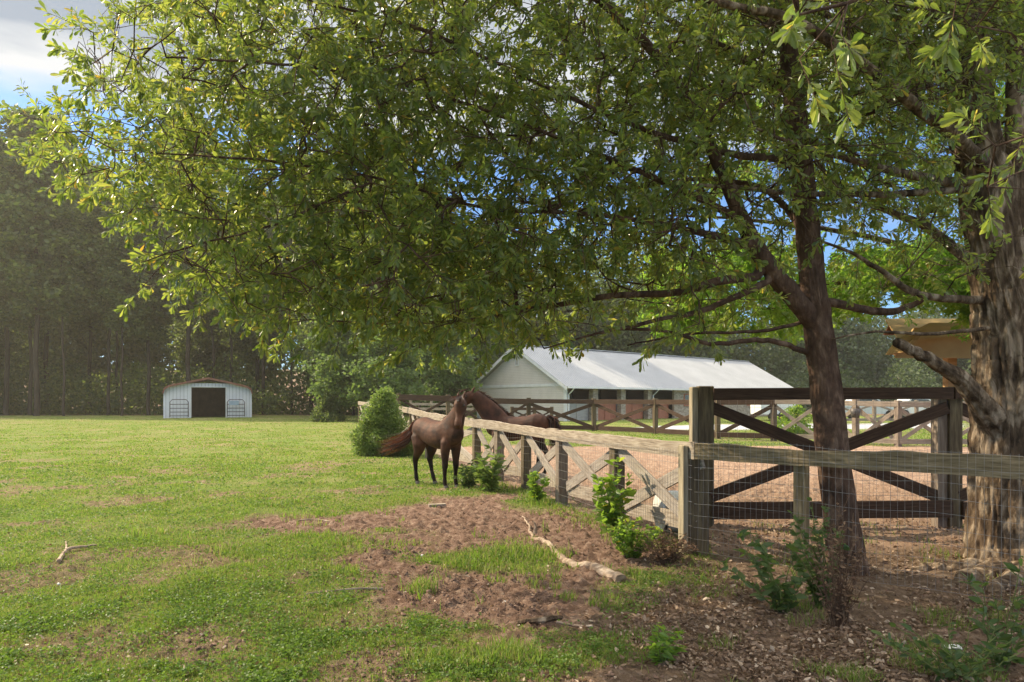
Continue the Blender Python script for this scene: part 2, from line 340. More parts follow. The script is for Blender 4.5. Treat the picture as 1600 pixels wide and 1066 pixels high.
o_ = nd(t, 'ShaderNodeOutputMaterial'); l(b.outputs[0], o_.inputs[0]); M['ground'] = m
obj('ground', gm, m, kind='structure')
def ground_z(x, y):
    return hfull(np.atleast_1d(np.asarray(x, float)), np.atleast_1d(np.asarray(y, float)))
def gz1(x, y): return float(ground_z(x, y)[0])

# ------------------------------------------------------------------ leaves, twigs, crowns
def oak_leaves(base, dirv, size, width, fold=.25, droop=.2):
    """spatula leaf: narrow foot, broad rounded end, folded on the midrib"""
    n = len(base); size = size[:, None]; side = unit(np.cross(dirv, rng.normal(size=(n, 3)))); nrm = np.cross(side, dirv)
    d2 = unit(dirv + np.array([0, 0, -1.0]) * droop + nrm * .15); W = width * size
    def c(f): return base + (dirv * min(f, .5) + d2 * max(f - .5, 0)) * size
    def e(f, wf, sg): return c(f) + side * (W * wf * sg) + nrm * (W * wf * fold)
    V = np.stack([base, c(.66), c(1.0), e(.36, .2, -1), e(.68, .47, -1), e(.92, .34, -1), e(.36, .2, 1), e(.68, .47, 1), e(.92, .34, 1)], 1).reshape(-1, 3)
    k = np.arange(n)[:, None] * 9
    return V, np.concatenate([k + np.array([q]) for q in ([0, 1, 4, 3], [1, 2, 5, 4], [0, 6, 7, 1], [1, 7, 8, 2])], 0)
def leaves_mesh_data(base, dirv, size, width=.34, fold=.25, droop=.0, shape='oak'):
    """base (N,3), dirv (N,3) unit, size (N,)  -> V, Q"""
    n = len(base); size = size[:, None]
    r = rng.normal(size=(n, 3)); side = np.cross(dirv, r); side /= np.linalg.norm(side, axis=1)[:, None] + 1e-9
    nrm = np.cross(side, dirv)
    d2 = dirv + np.array([0, 0, -1.0]) * droop; d2 /= np.linalg.norm(d2, axis=1)[:, None] + 1e-9
    if shape == 'oak': a, wa, b_, wb = .40, .24, .76, .5
    elif shape == 'lance': a, wa, b_, wb = .3, .5, .68, .38
    else: a, wa, b_, wb = .35, .5, .75, .42
    W = width * size
    p0 = base
    p1 = base + dirv * size * .55 + d2 * size * .45
    def pt(f, wf, sgn):
        c = base + (dirv * min(f, .55) + d2 * max(f - .55, 0)) * size
        return c + side * (W * wf * sgn) + nrm * (W * wf * fold)
    V = np.stack([p0, p1, pt(a, wa, -1), pt(b_, wb, -1), pt(a, wa, 1), pt(b_, wb, 1)], 1).reshape(-1, 3)
    k = np.arange(n)[:, None] * 6
    Q = np.concatenate([k + np.array([[0, 1, 3, 2]]), k + np.array([[0, 4, 5, 1]])], 0)
    return V, Q
def unit(v): return v / (np.linalg.norm(v, axis=-1, keepdims=True) + 1e-9)
class Skeleton:
    def __init__(s): s.p = []; s.par = []; s.fix = []
    def node(s, p, par, r=None): s.p.append(tuple(p)); s.par.append(par); s.fix.append(r); return len(s.p) - 1
    def limb(s, pts, start=None, sub=5, wob=.004):
        """pts: list of (Vector, radius); smooth curve; returns node ids"""
        P_ = [np.array(p[0]) for p in pts]; r_ = [p[1] for p in pts]; ids = []
        prev = start
        for i in range(len(P_) - 1):
            p0 = P_[max(i - 1, 0)]; p1 = P_[i]; p2 = P_[i + 1]; p3 = P_[min(i + 2, len(P_) - 1)]
            for k in range(sub):
                if i > 0 or k > 0 or True:
                    t_ = k / sub
                    q = .5 * ((2 * p1) + (-p0 + p2) * t_ + (2 * p0 - 5 * p1 + 4 * p2 - p3) * t_ ** 2 + (-p0 + 3 * p1 - 3 * p2 + p3) * t_ ** 3)
                    q = q + rng.normal(size=3) * wob * (0 if (i == 0 and k == 0) else 1)
                    prev = s.node(q, -1 if prev is None else prev, r_[i] * (1 - t_) + r_[i + 1] * t_); ids.append(prev)
        prev = s.node(P_[-1], prev, r_[-1]); ids.append(prev); return ids
    def grow(s, targets, step=.18, sag=.06, batch=120, avoid=0):
        """attach targets to the skeleton, nearest first; returns tip ids + directions"""
        T = np.asarray(targets); tips = []; skip = avoid
        left = list(range(len(T)))
        while left:
            kd = KDTree(len(s.p) - skip)
            for i in range(skip, len(s.p)): kd.insert(s.p[i], i)
            kd.balance()
            ds = sorted((kd.find(T[i])[2], i) for i in left)
            for dist, i in ds[:batch]:
                q, j, dd = kd.find(T[i]); a = np.array(s.p[j]); b_ = T[i]
                n = max(1, int(dd / step)); prev = j
                off = rng.normal(size=3) * dd * .08
                for k in range(1, n + 1):
                    f = k / n; pt = a * (1 - f) + b_ * f + off * math.sin(math.pi * f) + np.array([0, 0, sag * dd * math.sin(math.pi * f)])
                    prev = s.node(pt, prev, None)
                tips.append(prev)
            done = {i for _, i in ds[:batch]}; left = [i for i in left if i not in done]
            batch = int(batch * 1.25)
        return tips
    def finish(s, tips, tip_r=.003, power=2.2):
        n = len(s.p); acc = np.zeros(n); par = np.array(s.par)
        for t_ in tips: acc[t_] += 1
        order = range(n - 1, -1, -1)
        for i in order:
            if par[i] >= 0: acc[par[i]] += acc[i]
        rad = tip_r * np.maximum(acc, 1) ** (1 / power)
        for i in range(n):
            if s.fix[i] is not None: rad[i] = s.fix[i]
        for i in range(n):
            if s.fix[i] is None and par[i] >= 0: rad[i] = min(rad[i], rad[par[i]] * .92)
        s.rad = rad
        s.P = np.array(s.p); s.Par = par
    def mesh_data(s, mb, big=.03, nbig=8, nsmall=4):
        """every chain of nodes becomes a tube"""
        n = len(s.p); kids = [[] for _ in range(n)]
        for i in range(n):
            if s.par[i] >= 0: kids[s.par[i]].append(i)
        stack = [(-1, i) for i in range(n) if s.par[i] < 0]
        while stack:
            pa, st = stack.pop(); ch = ([pa] if pa >= 0 else []) + [st]; cur = st
            while kids[cur]:
                ks = sorted(kids[cur], key=lambda k: -s.rad[k])
                for k in ks[1:]: stack.append((cur, k))
                cur = ks[0]; ch.append(cur)
            if len(ch) < 2: continue
            pts = s.P[ch]; r = s.rad[ch].copy()
            if pa >= 0: r[0] = min(r[0], r[1] * 1.4)
            mb.tube(pts, r, nbig if r.max() > big else nsmall, cap=r.max() > big)
def twig_leaves(P_tip, D_tip, per, length, size, width=.34, shape='oak', spread=.9, droop=.25, mb=None, jit=.35):
    """leaves in a loose rosette along and at the end of every twig"""
    n = len(P_tip); k = per
    D = unit(D_tip); u = unit(np.cross(D, rng.normal(size=(n, 3)))); v = np.cross(D, u)
    t_ = np.abs(rng.beta(1.9, 1.0, size=(n, k))); a = np.arange(k)[None, :] * 2.4 + rng.uniform(0, 6.3, (n, 1)) + rng.normal(size=(n, k)) * .3
    L_ = (np.atleast_1d(length) * np.ones(n))[:, None] * rng.uniform(.7, 1.25, (n, 1))
    base = P_tip[:, None] + D[:, None] * (t_ * L_)[..., None]
    rad = np.cos(a)[..., None] * u[:, None] + np.sin(a)[..., None] * v[:, None]
    dr = unit(D[:, None] * (1.1 - spread * .5 + .3 * t_[..., None]) + rad * spread + rng.normal(size=(n, k, 3)) * jit * .5 + np.array([0, 0, -droop]))
    sz = (np.atleast_1d(size) * np.ones(n))[:, None] * rng.uniform(.6, 1.15, (n, k)) * (.75 + .3 * t_)
    if mb is not None:
        for i in range(n):
            mb.tube([P_tip[i], P_tip[i] + D[i] * L_[i, 0] * .5, P_tip[i] + D[i] * L_[i, 0]], [.0028, .0022, .0012], 3, cap=False)
    return oak_leaves(base.reshape(-1, 3), dr.reshape(-1, 3), sz.ravel(), width)
def in_poly(x, y, poly): return poly_sd(np.asarray(x, float), np.asarray(y, float), poly) < 0

def crown_points(poly, n, dfun, weight=None, zmin=None):
    xs_, ys_ = [p[0] for p in poly], [p[1] for p in poly]; out = []
    while len(out) < n:
        x = rng.uniform(min(xs_), max(xs_), 4000); y = rng.uniform(min(ys_), max(ys_), 4000)
        ok = in_poly(x, y, poly)
        if weight is not None: ok &= rng.random(4000) < weight(x, y)
        x, y = x[ok], y[ok]; d = dfun(x, y)
        for a in range(len(x)):
            out.append(P(x[a], y[a], d[a]))
            if len(out) >= n: break
    return np.array([tuple(p) for p in out])

# --- the leaning oak whose boughs hang over the whole picture
def Lp(*pts): return [(P(a, b_, c_), r_) for a, b_, c_, r_ in pts]
sk = Skeleton()
trunk = sk.limb(Lp((1324, 912, 6.5, .225), (1321, 870, 6.5, .195), (1313, 800, 6.52, .178), (1300, 690, 6.56, .172), (1290, 600, 6.6, .163), (1277, 500, 6.6, .15), (1268, 420, 6.6, .135), (1258, 320, 6.6, .125), (1246, 200, 6.6, .115), (1232, 80, 6.6, .10), (1215, -60, 6.6, .09), (1200, -260, 6.6, .07), (1190, -460, 6.7, .04)), sub=6, wob=.004)
def near(sk, p):
    p = np.array(p); return int(np.argmin(np.linalg.norm(np.array(sk.p) - p, axis=1)))
skip_to = 20
b1 = sk.limb(Lp((1279, 512, 6.6, .10), (1238, 462, 6.5, .098), (1195, 408, 6.4, .09), (1160, 345, 6.3, .078), (1128, 270, 6.2, .062), (1090, 185, 6.1, .05), (1045, 110, 6.0, .05), (980, 40, 5.9, .04), (900, -30, 5.8, .03)), near(sk, P(1279, 510, 6.6)))
n_ = lambda *a: near(sk, P(*a))
sk.limb(Lp((1160, 345, 6.3, .038), (1050, 290, 6.0, .027), (930, 240, 5.8, .02), (780, 180, 5.6, .014), (600, 125, 5.4, .010), (430, 100, 5.3, .010), (260, 90, 5.2, .008)), n_(1160, 345, 6.3))
sk.limb(Lp((1180, 385, 6.35, .055), (1080, 360, 6.0, .028), (930, 335, 5.8, .02), (760, 325, 5.7, .014), (580, 275, 5.5, .010), (400, 250, 5.2, .010), (180, 235, 5.0, .005)), n_(1180, 385, 6.35))
sk.limb(Lp((1182, 432, 6.4, .045), (1120, 440, 6.2, .04), (1050, 458, 6.1, .033), (960, 462, 6.0, .028), (850, 480, 6.1, .022), (740, 500, 6.2, .016), (600, 505, 6.3, .01), (480, 500, 6.3, .006)), n_(1195, 408, 6.4))
sk.limb(Lp((1200, 440, 6.4, .035), (1140, 468, 6.3, .03), (1090, 488, 6.3, .026), (1030, 500, 6.2, .02), (940, 520, 6.0, .012)), n_(1205, 425, 6.4))
sk.limb(Lp((1262, 552, 6.6, .03), (1225, 538, 6.5, .026), (1180, 531, 6.4, .024), (1110, 537, 6.3, .019), (1050, 520, 6.3, .016), (960, 516, 6.2, .012), (850, 545, 6.2, .006)), n_(1284, 556, 6.6))
sk.limb(Lp((1268, 500, 6.6, .02), (1180, 518, 6.5, .016), (1080, 522, 6.4, .012), (980, 540, 6.4, .006)), n_(1277, 500, 6.6))
sk.limb(Lp((1285, 470, 6.6, .045), (1340, 481, 6.6, .04), (1395, 487, 6.7, .036), (1440, 470, 6.8, .025)), n_(1273, 470, 6.6))
sk.limb(Lp((1250, 250, 6.6, .045), (1140, 240, 6.2, .032), (1000, 200, 5.9, .022), (820, 120, 5.6, .015), (640, 40, 5.4, .015), (480, 0, 5.3, .008)), n_(1250, 250, 6.6))
sk.limb(Lp((1262, 370, 6.6, .04), (1200, 300, 6.9, .03), (1100, 280, 7.2, .024), (950, 300, 7.6, .015), (800, 330, 7.8, .008)), n_(1262, 370, 6.6))
sk.limb(Lp((1240, 150, 6.6, .05), (1160, 90, 6.8, .04), (1060, 40, 7.0, .03), (900, -60, 7.2, .02)), n_(1240, 150, 6.6))
sk.limb(Lp((1230, 60, 6.6, .05), (1100, -60, 6.0, .04), (900, -180, 5.4, .03), (600, -220, 5.0, .02)), n_(1230, 60, 6.6))
sk.limb(Lp((580, 285, 5.3, .011), (430, 350, 5.3, .009), (300, 385, 5.2, .007), (220, 410, 5.2, .004)), n_(580, 285, 5.3))
CROWN = [(45, 175), (85, 150), (150, 165), (120, 60), (170, 10), (300, -10), (330, -120), (1650, -160), (1650, 60), (1560, 90), (1500, 230), (1440, 330), (1300, 350), (1225, 400), (1180, 500), (1020, 535), (900, 530), (800, 535), (690, 552), (560, 540), (450, 520), (400, 505), (290, 455), (210, 440), (250, 400), (330, 360), (170, 345), (190, 300), (60, 270), (30, 225)]
def wfun(x, y):
    w_ = np.where(x < 260, .55, 1.0) * np.where((x > 880) & (y > 420), .5, 1.0) * np.where((x > 1120) & (y > 180), .45, 1.0) * np.where((x < 1000) & (y > 495), .5, 1.0)
    w_ = w_ * np.where(fbm(x * .012, y * .018, 0, 77, 3) < .42, .45, 1.0)
    return w_
def dfun(x, y): return 4.9 + 2.6 * rng.random(len(x)) ** 1.3 + np.clip((x - 700) / 900, 0, 1) * rng.uniform(0, 1.6, len(x)) + np.clip((x-200)/1200,-.2,1)*.4
T_ = crown_points(CROWN, 6900, dfun, wfun)
top = np.concatenate([np.stack([rng.uniform(-3.2, 4.5, 480), rng.uniform(4.5, 10, 480), rng.uniform(5.4, 8.6, 480)], -1), np.stack([rng.uniform(-2.0, 3.6, 430), rng.uniform(.6, 4.6, 430), rng.uniform(4.4, 6.8, 430)], -1)])
near_tips = crown_points([(1235, 5), (1345, 0), (1350, 60), (1310, 120), (1240, 110)], 5, lambda x, y: rng.uniform(2.5, 2.9, len(x)))
near2 = crown_points([(1420, -20), (1620, -20), (1620, 60), (1500, 70)], 5, lambda x, y: rng.uniform(2.8, 3.6, len(x)))
near3 = crown_points([(1540, 190), (1640, 180), (1640, 330), (1560, 330), (1520, 260)], 6, lambda x, y: rng.uniform(3.0, 3.8, len(x)))
sk.limb(Lp((1220, -40, 6.6, .05), (1300, -300, 5.2, .035), (1450, -330, 4.0, .026), (1500, -120, 3.2, .018), (1480, -60, 2.7, .01)), n_(1220, -40, 6.6))
sk.limb(Lp((1500, -120, 3.2, .014), (1640, 40, 3.0, .011), (1640, 200, 3.0, .007)), n_(1500, -120, 3.2))
tips = sk.grow(np.concatenate([T_, top, near_tips, near2, near3]), step=.16, sag=.05, avoid=skip_to)
sk.finish(tips, .0028)
tips = np.array(tips); tp = sk.P[tips]; tdir = unit(unit(tp - sk.P[sk.Par[tips]]) * .7 + rng.normal(size=tp.shape) * .45 + np.array([-.15, 0, 0]))
oak = thing('oak_tree', 'leaning dark oak whose leafy boughs hang over the paddock and the fence', 'tree', tuple(P(1323, 900, 6.5)))
oak.location = (sk.p[0][0], sk.p[0][1], 0); OL = np.array(oak.location)
mb = MB(); nb = 72
# main trunk as a finely ridged tube
tr_ids = [i for i in trunk]
pts = sk.P[tr_ids] - OL; rr = sk.rad[tr_ids] * .86
def dense(pts, rr, step=.035):
    d = np.concatenate([[0], np.cumsum(np.linalg.norm(np.diff(pts, axis=0), axis=1))]); s_ = np.arange(0, d[-1], step)
    return np.stack([np.interp(s_, d, pts[:, k]) for k in range(3)], -1), np.interp(s_, d, rr), s_
def bark_tube(mb, pts, rr, n=64, amp=.06, k=9, step=.035, seed=0, flare=0.0):
    p_, r_, s_ = dense(pts, rr, step)
    def disp(i, a):
        th = a / (2 * math.pi) * k * 2
        wv = vn(np.cos(a) * k * .5 + 7, np.sin(a) * k * .5, s_[i] * 1.3, seed)
        rd = np.abs(vn(np.cos(a) * k + wv * 2, np.sin(a) * k + wv * 2, s_[i] * 2.2, seed + 1) - .5) * 2
        fine = vn(np.cos(a) * k * 2.2, np.sin(a) * k * 2.2, s_[i] * 9, seed + 2) - .5
        fl = flare * math.exp(-s_[i] / .22) * (.35 + .65 * (np.cos(a * 5 + seed) * .5 + .5))
        return 1 + amp * (rd * 1.6 - .6) + amp * .5 * fine + fl
    mb.tube(p_, r_, n, True, disp)
bark_tube(mb, pts, rr, 90, .08, 10, .025, 3, .22)
mt = mb.build('trunk', M['smooth_bark'], oak, smooth=True)
mb = MB(); sk.P = sk.P - OL
# limbs: all but the trunk chain
save = list(sk.fix); sk.rad[tr_ids[1:]] = sk.rad[tr_ids[1:]] * .6
sk.mesh_data(mb); mb_tw = mb
lv = twig_leaves(sk.P[tips], tdir, 26, .27, .086, .31, 'oak', .95, .3, mb_tw)
mb.build('branches', M['smooth_bark'], oak, smooth=True)
mbl = MB(); mbl.add(*lv); mbl.build('crown', M['oak_leaf'], oak)

# --- second big tree at the right edge
s2 = Skeleton()
t2 = s2.limb(Lp((1600, 905, 6.85, .52), (1596, 860, 6.85, .46), (1592, 780, 6.85, .44), (1588, 650, 6.85, .415), (1583, 560, 6.85, .38), (1570, 480, 6.85, .30), (1555, 400, 6.85, .25), (1540, 300, 6.85, .235), (1520, 200, 6.85, .225), (1505, 100, 6.85, .215), (1500, 0, 6.85, .20), (1500, -200, 6.85, .16), (1500, -420, 6.85, .08)), sub=6, wob=.004)
m_ = lambda *a: near(s2, P(*a))
t2b = s2.limb(Lp((1608, 620, 6.85, .28), (1606, 520, 6.9, .20), (1597, 420, 6.9, .15), (1590, 300, 6.9, .095), (1585, 180, 6.9, .085), (1588, 50, 6.9, .08), (1590, -200, 6.9, .06)), m_(1588, 620, 6.85), wob=.004)
stub = s2.limb(Lp((1575, 690, 6.8, .15), (1512, 602, 6.55, .082), (1475, 575, 6.45, .06), (1440, 554, 6.35, .05), (1400, 535, 6.25, .042)), m_(1588, 650, 6.85), wob=.006)
s2.limb(Lp((1560, 290, 6.8, .10), (1530, 250, 6.5, .072), (1484, 206, 6.3, .06), (1425, 161, 6.1, .054), (1348, 101, 5.9, .048), (1236, 31, 5.7, .038), (1130, 5, 5.5, .03), (1000, -40, 5.4, .02)), m_(1540, 300, 6.85))
s2.limb(Lp((1545, 275, 6.8, .06), (1480, 284, 6.6, .046), (1400, 268, 6.4, .038), (1340, 252, 6.2, .03), (1270, 235, 6.0, .022), (1180, 200, 5.8, .012)), m_(1540, 290, 6.85))
s2.limb(Lp((1530, 292, 6.8, .045), (1450, 300, 6.6, .036), (1360, 304, 6.5, .03), (1250, 302, 6.4, .024), (1140, 292, 6.2, .018), (1040, 290, 6.1, .01)), m_(1540, 300, 6.85))
s2.limb(Lp((1560, 470, 6.85, .05), (1500, 468, 6.7, .04), (1430, 458, 6.6, .034), (1380, 425, 6.5, .026), (1330, 395, 6.4, .016), (1270, 370, 6.3, .01)), m_(1565, 470, 6.85))
s2.limb(Lp((1550, 430, 6.85, .06), (1500, 395, 6.9, .055), (1440, 350, 7.0, .045), (1390, 330, 7.1, .035), (1300, 280, 7.3, .02)), m_(1558, 430, 6.85))
s2.limb(Lp((1500, 130, 6.85, .06), (1440, 100, 6.9, .05), (1380, 130, 7.2, .03), (1280, 160, 7.6, .02)), m_(1505, 100, 6.85))
s2.limb(Lp((1565, 510, 6.8, .022), (1500, 518, 6.6, .02), (1440, 522, 6.5, .017), (1370, 518, 6.4, .012), (1300, 530, 6.4, .007)), m_(1572, 500, 6.85))
C2 = [(1050, -60), (1650, -100), (1650, 430), (1560, 440), (1500, 420), (1420, 330), (1300, 330), (1180, 300), (1080, 200)]
T2_ = crown_points(C2, 900, lambda x, y: rng.uniform(5.8, 9.5, len(x)))
T2c = crown_points([(1290, 340), (1450, 330), (1500, 440), (1470, 500), (1330, 440)], 60, lambda x, y: rng.uniform(6.2, 8.5, len(x)))
T2b = np.stack([rng.uniform(1.5, 8.5, 420), rng.uniform(4, 11, 420), rng.uniform(5.6, 9.5, 420)], -1)
tips2 = s2.grow(np.concatenate([T2_, T2c, T2b]), step=.18, sag=.05, avoid=30)
s2.finish(tips2, .003)
big = thing('hardwood_tree', 'thick trunked rough barked tree with a broken stub at the right edge', 'tree', (s2.p[0][0], s2.p[0][1], 0))
BL = np.array(big.location); s2.P = s2.P - BL
mb = MB(); bark_tube(mb, s2.P[t2], s2.rad[t2] * .93, 170, .12, 12, .02, 9, .55)
ts_ = [t2[len(t2) // 3]] + list(t2b); bark_tube(mb, s2.P[t2b], s2.rad[t2b], 40, .08, 7, .04, 13)
mb.build('trunk', M['bark'], big, smooth=True)
mb = MB(); bark_tube(mb, s2.P[stub], s2.rad[stub], 48, .14, 7, .02, 19); mb.build('broken_limb', M['bark'], big, smooth=True)
s2.rad[t2[1:]] *= .55; s2.rad[t2b[1:]] *= .5; s2.rad[stub] *= .55
mb = MB(); s2.mesh_data(mb)
tips2 = np.array(tips2); td2 = unit(unit(s2.P[tips2] - s2.P[s2.Par[tips2]]) * .6 + rng.normal(size=(len(tips2), 3)) * .5)
lv = twig_leaves(s2.P[tips2], td2, 20, .26, .086, .31, 'oak', .95, .3, mb)
mb.build('branches', M['bark'], big, smooth=True)
mbl = MB(); mbl.add(*lv); mbl.build('crown', M['oak_leaf'], big)

# --- sunlit sweetgum behind them
def star_leaves(P_tip, D_tip, per, length, size, mb=None):
    n = len(P_tip); D = unit(D_tip)
    base = (P_tip[:, None] + D[:, None] * rng.uniform(0, length, (n, per, 1)) + rng.normal(size=(n, per, 3)) * .05).reshape(-1, 3)
    N = unit(rng.normal(size=base.shape) + np.array([0, -.3, .8])); u = unit(np.cross(N, rng.normal(size=base.shape))); v = np.cross(N, u)
    s_ = size * rng.uniform(.6, 1.2, len(base)); ang = [(-2.1, .62), (-1.05, .95), (0, 1.1), (1.05, .95), (2.1, .62)]
    V = [base]; m_ = len(base)
    for k, (a, f) in enumerate(ang):
        V.append(base + (u * math.cos(a) + v * math.sin(a)) * (s_ * f)[:, None] - N * (s_ * .12)[:, None])
        if k < 4:
            a2 = a + .52; V.append(base + (u * math.cos(a2) + v * math.sin(a2)) * (s_ * .36)[:, None])
    V = np.stack(V, 1); k = np.arange(m_)[:, None] * 10
    T = np.concatenate([k + np.array([[0, j, j + 1]]) for j in range(1, 9)], 0)
    return V.reshape(-1, 3), None, T
s3 = Skeleton()
s3.limb([(Vector((7.9, 10.2, 0)), .16), (Vector((7.8, 10.2, 2)), .13), (Vector((7.7, 10.3, 4)), .10), (Vector((7.6, 10.3, 7)), .05)], sub=8, wob=.01)
s3.limb([(Vector((7.8, 10.2, 2.2)), .06), (Vector((6.4, 10, 3.1)), .045), (Vector((4.6, 9.8, 3.3)), .03), (Vector((3.0, 9.9, 3.1)), .015)], near(s3, (7.8, 10.2, 2.2)))
s3.limb([(Vector((7.7, 10.3, 3.4)), .06), (Vector((6.0, 11, 4.2)), .045), (Vector((4.2, 11, 4.5)), .03), (Vector((2.6, 11, 4.6)), .015)], near(s3, (7.7, 10.3, 3.4)))
C3 = [(1330, 420), (1440, 400), (1570, 410), (1570, 500), (1530, 510), (1480, 455), (1330, 455)]
C3b = [(1010, 430), (1100, 400), (1240, 380), (1250, 520), (1130, 510), (1010, 500)]
C3c = [(1290, 420), (1390, 410), (1370, 470), (1300, 480)]
T3 = np.concatenate([crown_points(C3, 260, lambda x, y: rng.uniform(8.5, 11, len(x))), crown_points(C3b, 260, lambda x, y: rng.uniform(9, 12, len(x))), crown_points(C3c, 110, lambda x, y: rng.uniform(9, 12, len(x))),
                     crown_points([(1100, 60), (1600, 60), (1600, 300), (1100, 300)], 260, lambda x, y: rng.uniform(10, 12.5, len(x))),
                     np.stack([rng.uniform(6.5, 10, 160), rng.uniform(8.5, 12, 160), rng.uniform(3.2, 7.5, 160)], -1)])
tips3 = np.array(s3.grow(T3, .2, .05, avoid=8)); s3.finish(tips3, .003)
gum = thing('sweetgum_tree', 'sunlit sweetgum with star shaped bright green leaves behind the thick trunk', 'tree', (7.9, 10.2, 0))
s3.P = s3.P - np.array(gum.location); mb = MB(); s3.mesh_data(mb); mb.build('trunk', M['smooth_bark'], gum, smooth=True)
td3 = unit(unit(s3.P[tips3] - s3.P[s3.Par[tips3]]) + rng.normal(size=(len(tips3), 3)) * .5)
mbl = MB(); mbl.add(*star_leaves(s3.P[tips3], td3, 26, .35, .085)); mbl.build('crown', M['gum_leaf'], gum)

# ------------------------------------------------------------------ distant trees
def make_tree_meshes(name, height, cbase, rad, nclust, per, lsize, lm, seed, shape='round', trunk_r=.22, spread=.5):
    r0 = np.random.default_rng(seed); s = Skeleton()
    lean = r0.normal(size=2) * .3
    s.limb([(Vector((0, 0, -.3)), trunk_r * 1.3), (Vector((0, 0, .6)), trunk_r), (Vector((lean[0] * .4, lean[1] * .4, height * .4)), trunk_r * .75), (Vector((lean[0], lean[1], height * .75)), trunk_r * .4), (Vector((lean[0], lean[1], height * .93)), .03)], sub=6, wob=.04)
    C = []
    while len(C) < nclust:
        z = r0.random(); a = r0.uniform(0, 6.283)
        if shape == 'round': prof = math.sqrt(max(0, 1 - (2 * (z * .93 + .04) - 1) ** 2)) ** .8 * (1.05 - .25 * z)
        elif shape == 'tall': prof = min(1, z * 4 + .35) * (1 - z) ** .45
        else: prof = (1 - z) ** .8 * (.85 + .3 * math.sin(z * 34))
        lump = .62 + .65 * float(vn(a * 1.1, z * 4, 0, seed))
        q = r0.random() ** .55 * rad * prof * lump
        C.append((math.cos(a) * q, math.sin(a) * q, cbase + (height - cbase) * z))
    C = np.array(C); tips = np.array(s.grow(C, max(.5, height / 24), .04, batch=60, avoid=3)); s.finish(tips, .012, 2.4)
    mb = MB(); s.mesh_data(mb, .05, 6, 3); tm = mb.mesh('trunk', True); tm.materials.append(M['forest_bark'])
    n = nclust * per; cc = np.repeat(C, per, 0) + r0.normal(size=(n, 3)) * np.array([spread, spread, spread * .6]) * np.repeat(r0.uniform(.6, 1.3, nclust), per)[:, None]
    dv = unit(r0.normal(size=(n, 3)) * np.array([1, 1, .5]) + np.array([0, 0, -.1]))
    V, Q = leaves_mesh_data(cc, dv, lsize * r0.uniform(.6, 1.3, n), .75 if shape != 'cone' else .4, .2, .1, 'x')
    cm = new_mesh('crown', V, Q); cm.materials.append(lm); return tm, cm
def place_tree(kind, meshes, loc, rz, sc_, label, group=None):
    o = thing(kind, label, 'tree', loc, rz, group); o.scale = (sc_, sc_, sc_ * random.uniform(.94, 1.06))
    for nme, me in zip(('trunk', 'crown'), meshes):
        c = bpy.data.objects.new(nme, me); col.objects.link(c); c.parent = o
    return o
VAR = [make_tree_meshes('f', 22, 4.5, 4.6, 330, 60, .34, M['forest_leaf'], 101, 'tall'),
       make_tree_meshes('f', 24, 6.0, 4.2, 330, 60, .34, M['forest_leaf'], 102, 'round'),
       make_tree_meshes('f', 19, 3.2, 4.4, 330, 56, .32, M['forest_leaf'], 103, 'tall'),
       make_tree_meshes('f', 26, 9.0, 3.8, 300, 60, .36, M['forest_leaf'], 104, 'round')]
VAR.append(make_tree_meshes('f', 21, 10.5, 2.6, 150, 56, .32, M['forest_leaf'], 105, 'tall', .15))
GRP = 'trees along the edge of the woods'
flab = ['tall dark leafy tree in the woods', 'tall high crowned tree in the woods', 'lower broad dark tree in the woods', 'tallest bare stemmed tree in the woods', 'slender small crowned tree in the woods']
rr_ = random.Random(5)
spots = []
x = -64
while x < -6:
    spots.append((x + rr_.uniform(-.8, .8), 63 + rr_.uniform(-1.5, 3) + (6 if -30.5 < x < -19.5 else 0))); x += rr_.uniform(1.8, 3.2)
x = -72
while x < -1:
    spots.append((x + rr_.uniform(-1, 1), 74 + rr_.uniform(-3, 4))); x += rr_.uniform(4.2, 5.6)
for i, (x, y) in enumerate(spots):
    k = rr_.choice((0, 1, 2, 3, 3, 4, 4))
    if abs(x + 48) < 3: k = 3
    zone = 'far left of the shed' if x * 62 / y < -44 else 'left of the shed' if x * 62 / y < -31 else 'right above the shed roof' if x * 62 / y < -22 else 'between the shed and the young trees' if x * 62 / y < -13 else 'above the field corner'
    row = 'front row' if y < 71 else 'second row'
    place_tree('forest_tree', VAR[k], (x, y, .28), rr_.uniform(0, 6.28), rr_.uniform(.82, 1.12) * (1.05 if x < -38 else .94), flab[k] + ' ' + row + ', ' + zone, GRP)
# understory saplings: feathery lighter trees at the field corner
ced = make_tree_meshes('c', 7.5, 1.0, 2.6, 150, 60, .22, M['cedar_leaf'], 201, 'tall', .1, .32)
ced2 = make_tree_meshes('c', 6.0, .8, 2.4, 130, 60, .2, M['cedar_leaf'], 202, 'round', .1, .32)
place_tree('young_tree', ced, (-11.6, 46, .28), 1, 1.0, 'feathery light green young tree at the field corner, left of its pair')
place_tree('young_tree', ced2, (-8.0, 44, .28), 2, 1.05, 'rounder feathery young tree behind the bush at the field corner')
place_tree('young_tree', ced2, (-5.2, 50, .28), 3, 1.15, 'green young tree just left of the white barn gable')
place_tree('young_tree', ced, (13.4, 66, .28), 1.4, .78, 'small round topped tree rising behind the metal barn roof')
place_tree('forest_tree', VAR[0], (-9.5, 53, .28), 1, .95, 'tall dark tree standing left of the barn gable and behind the young trees')
place_tree('forest_tree', VAR[2], (-14.5, 56, .28), 2, .95, 'broad dark tree behind the feathery young tree at the field corner')
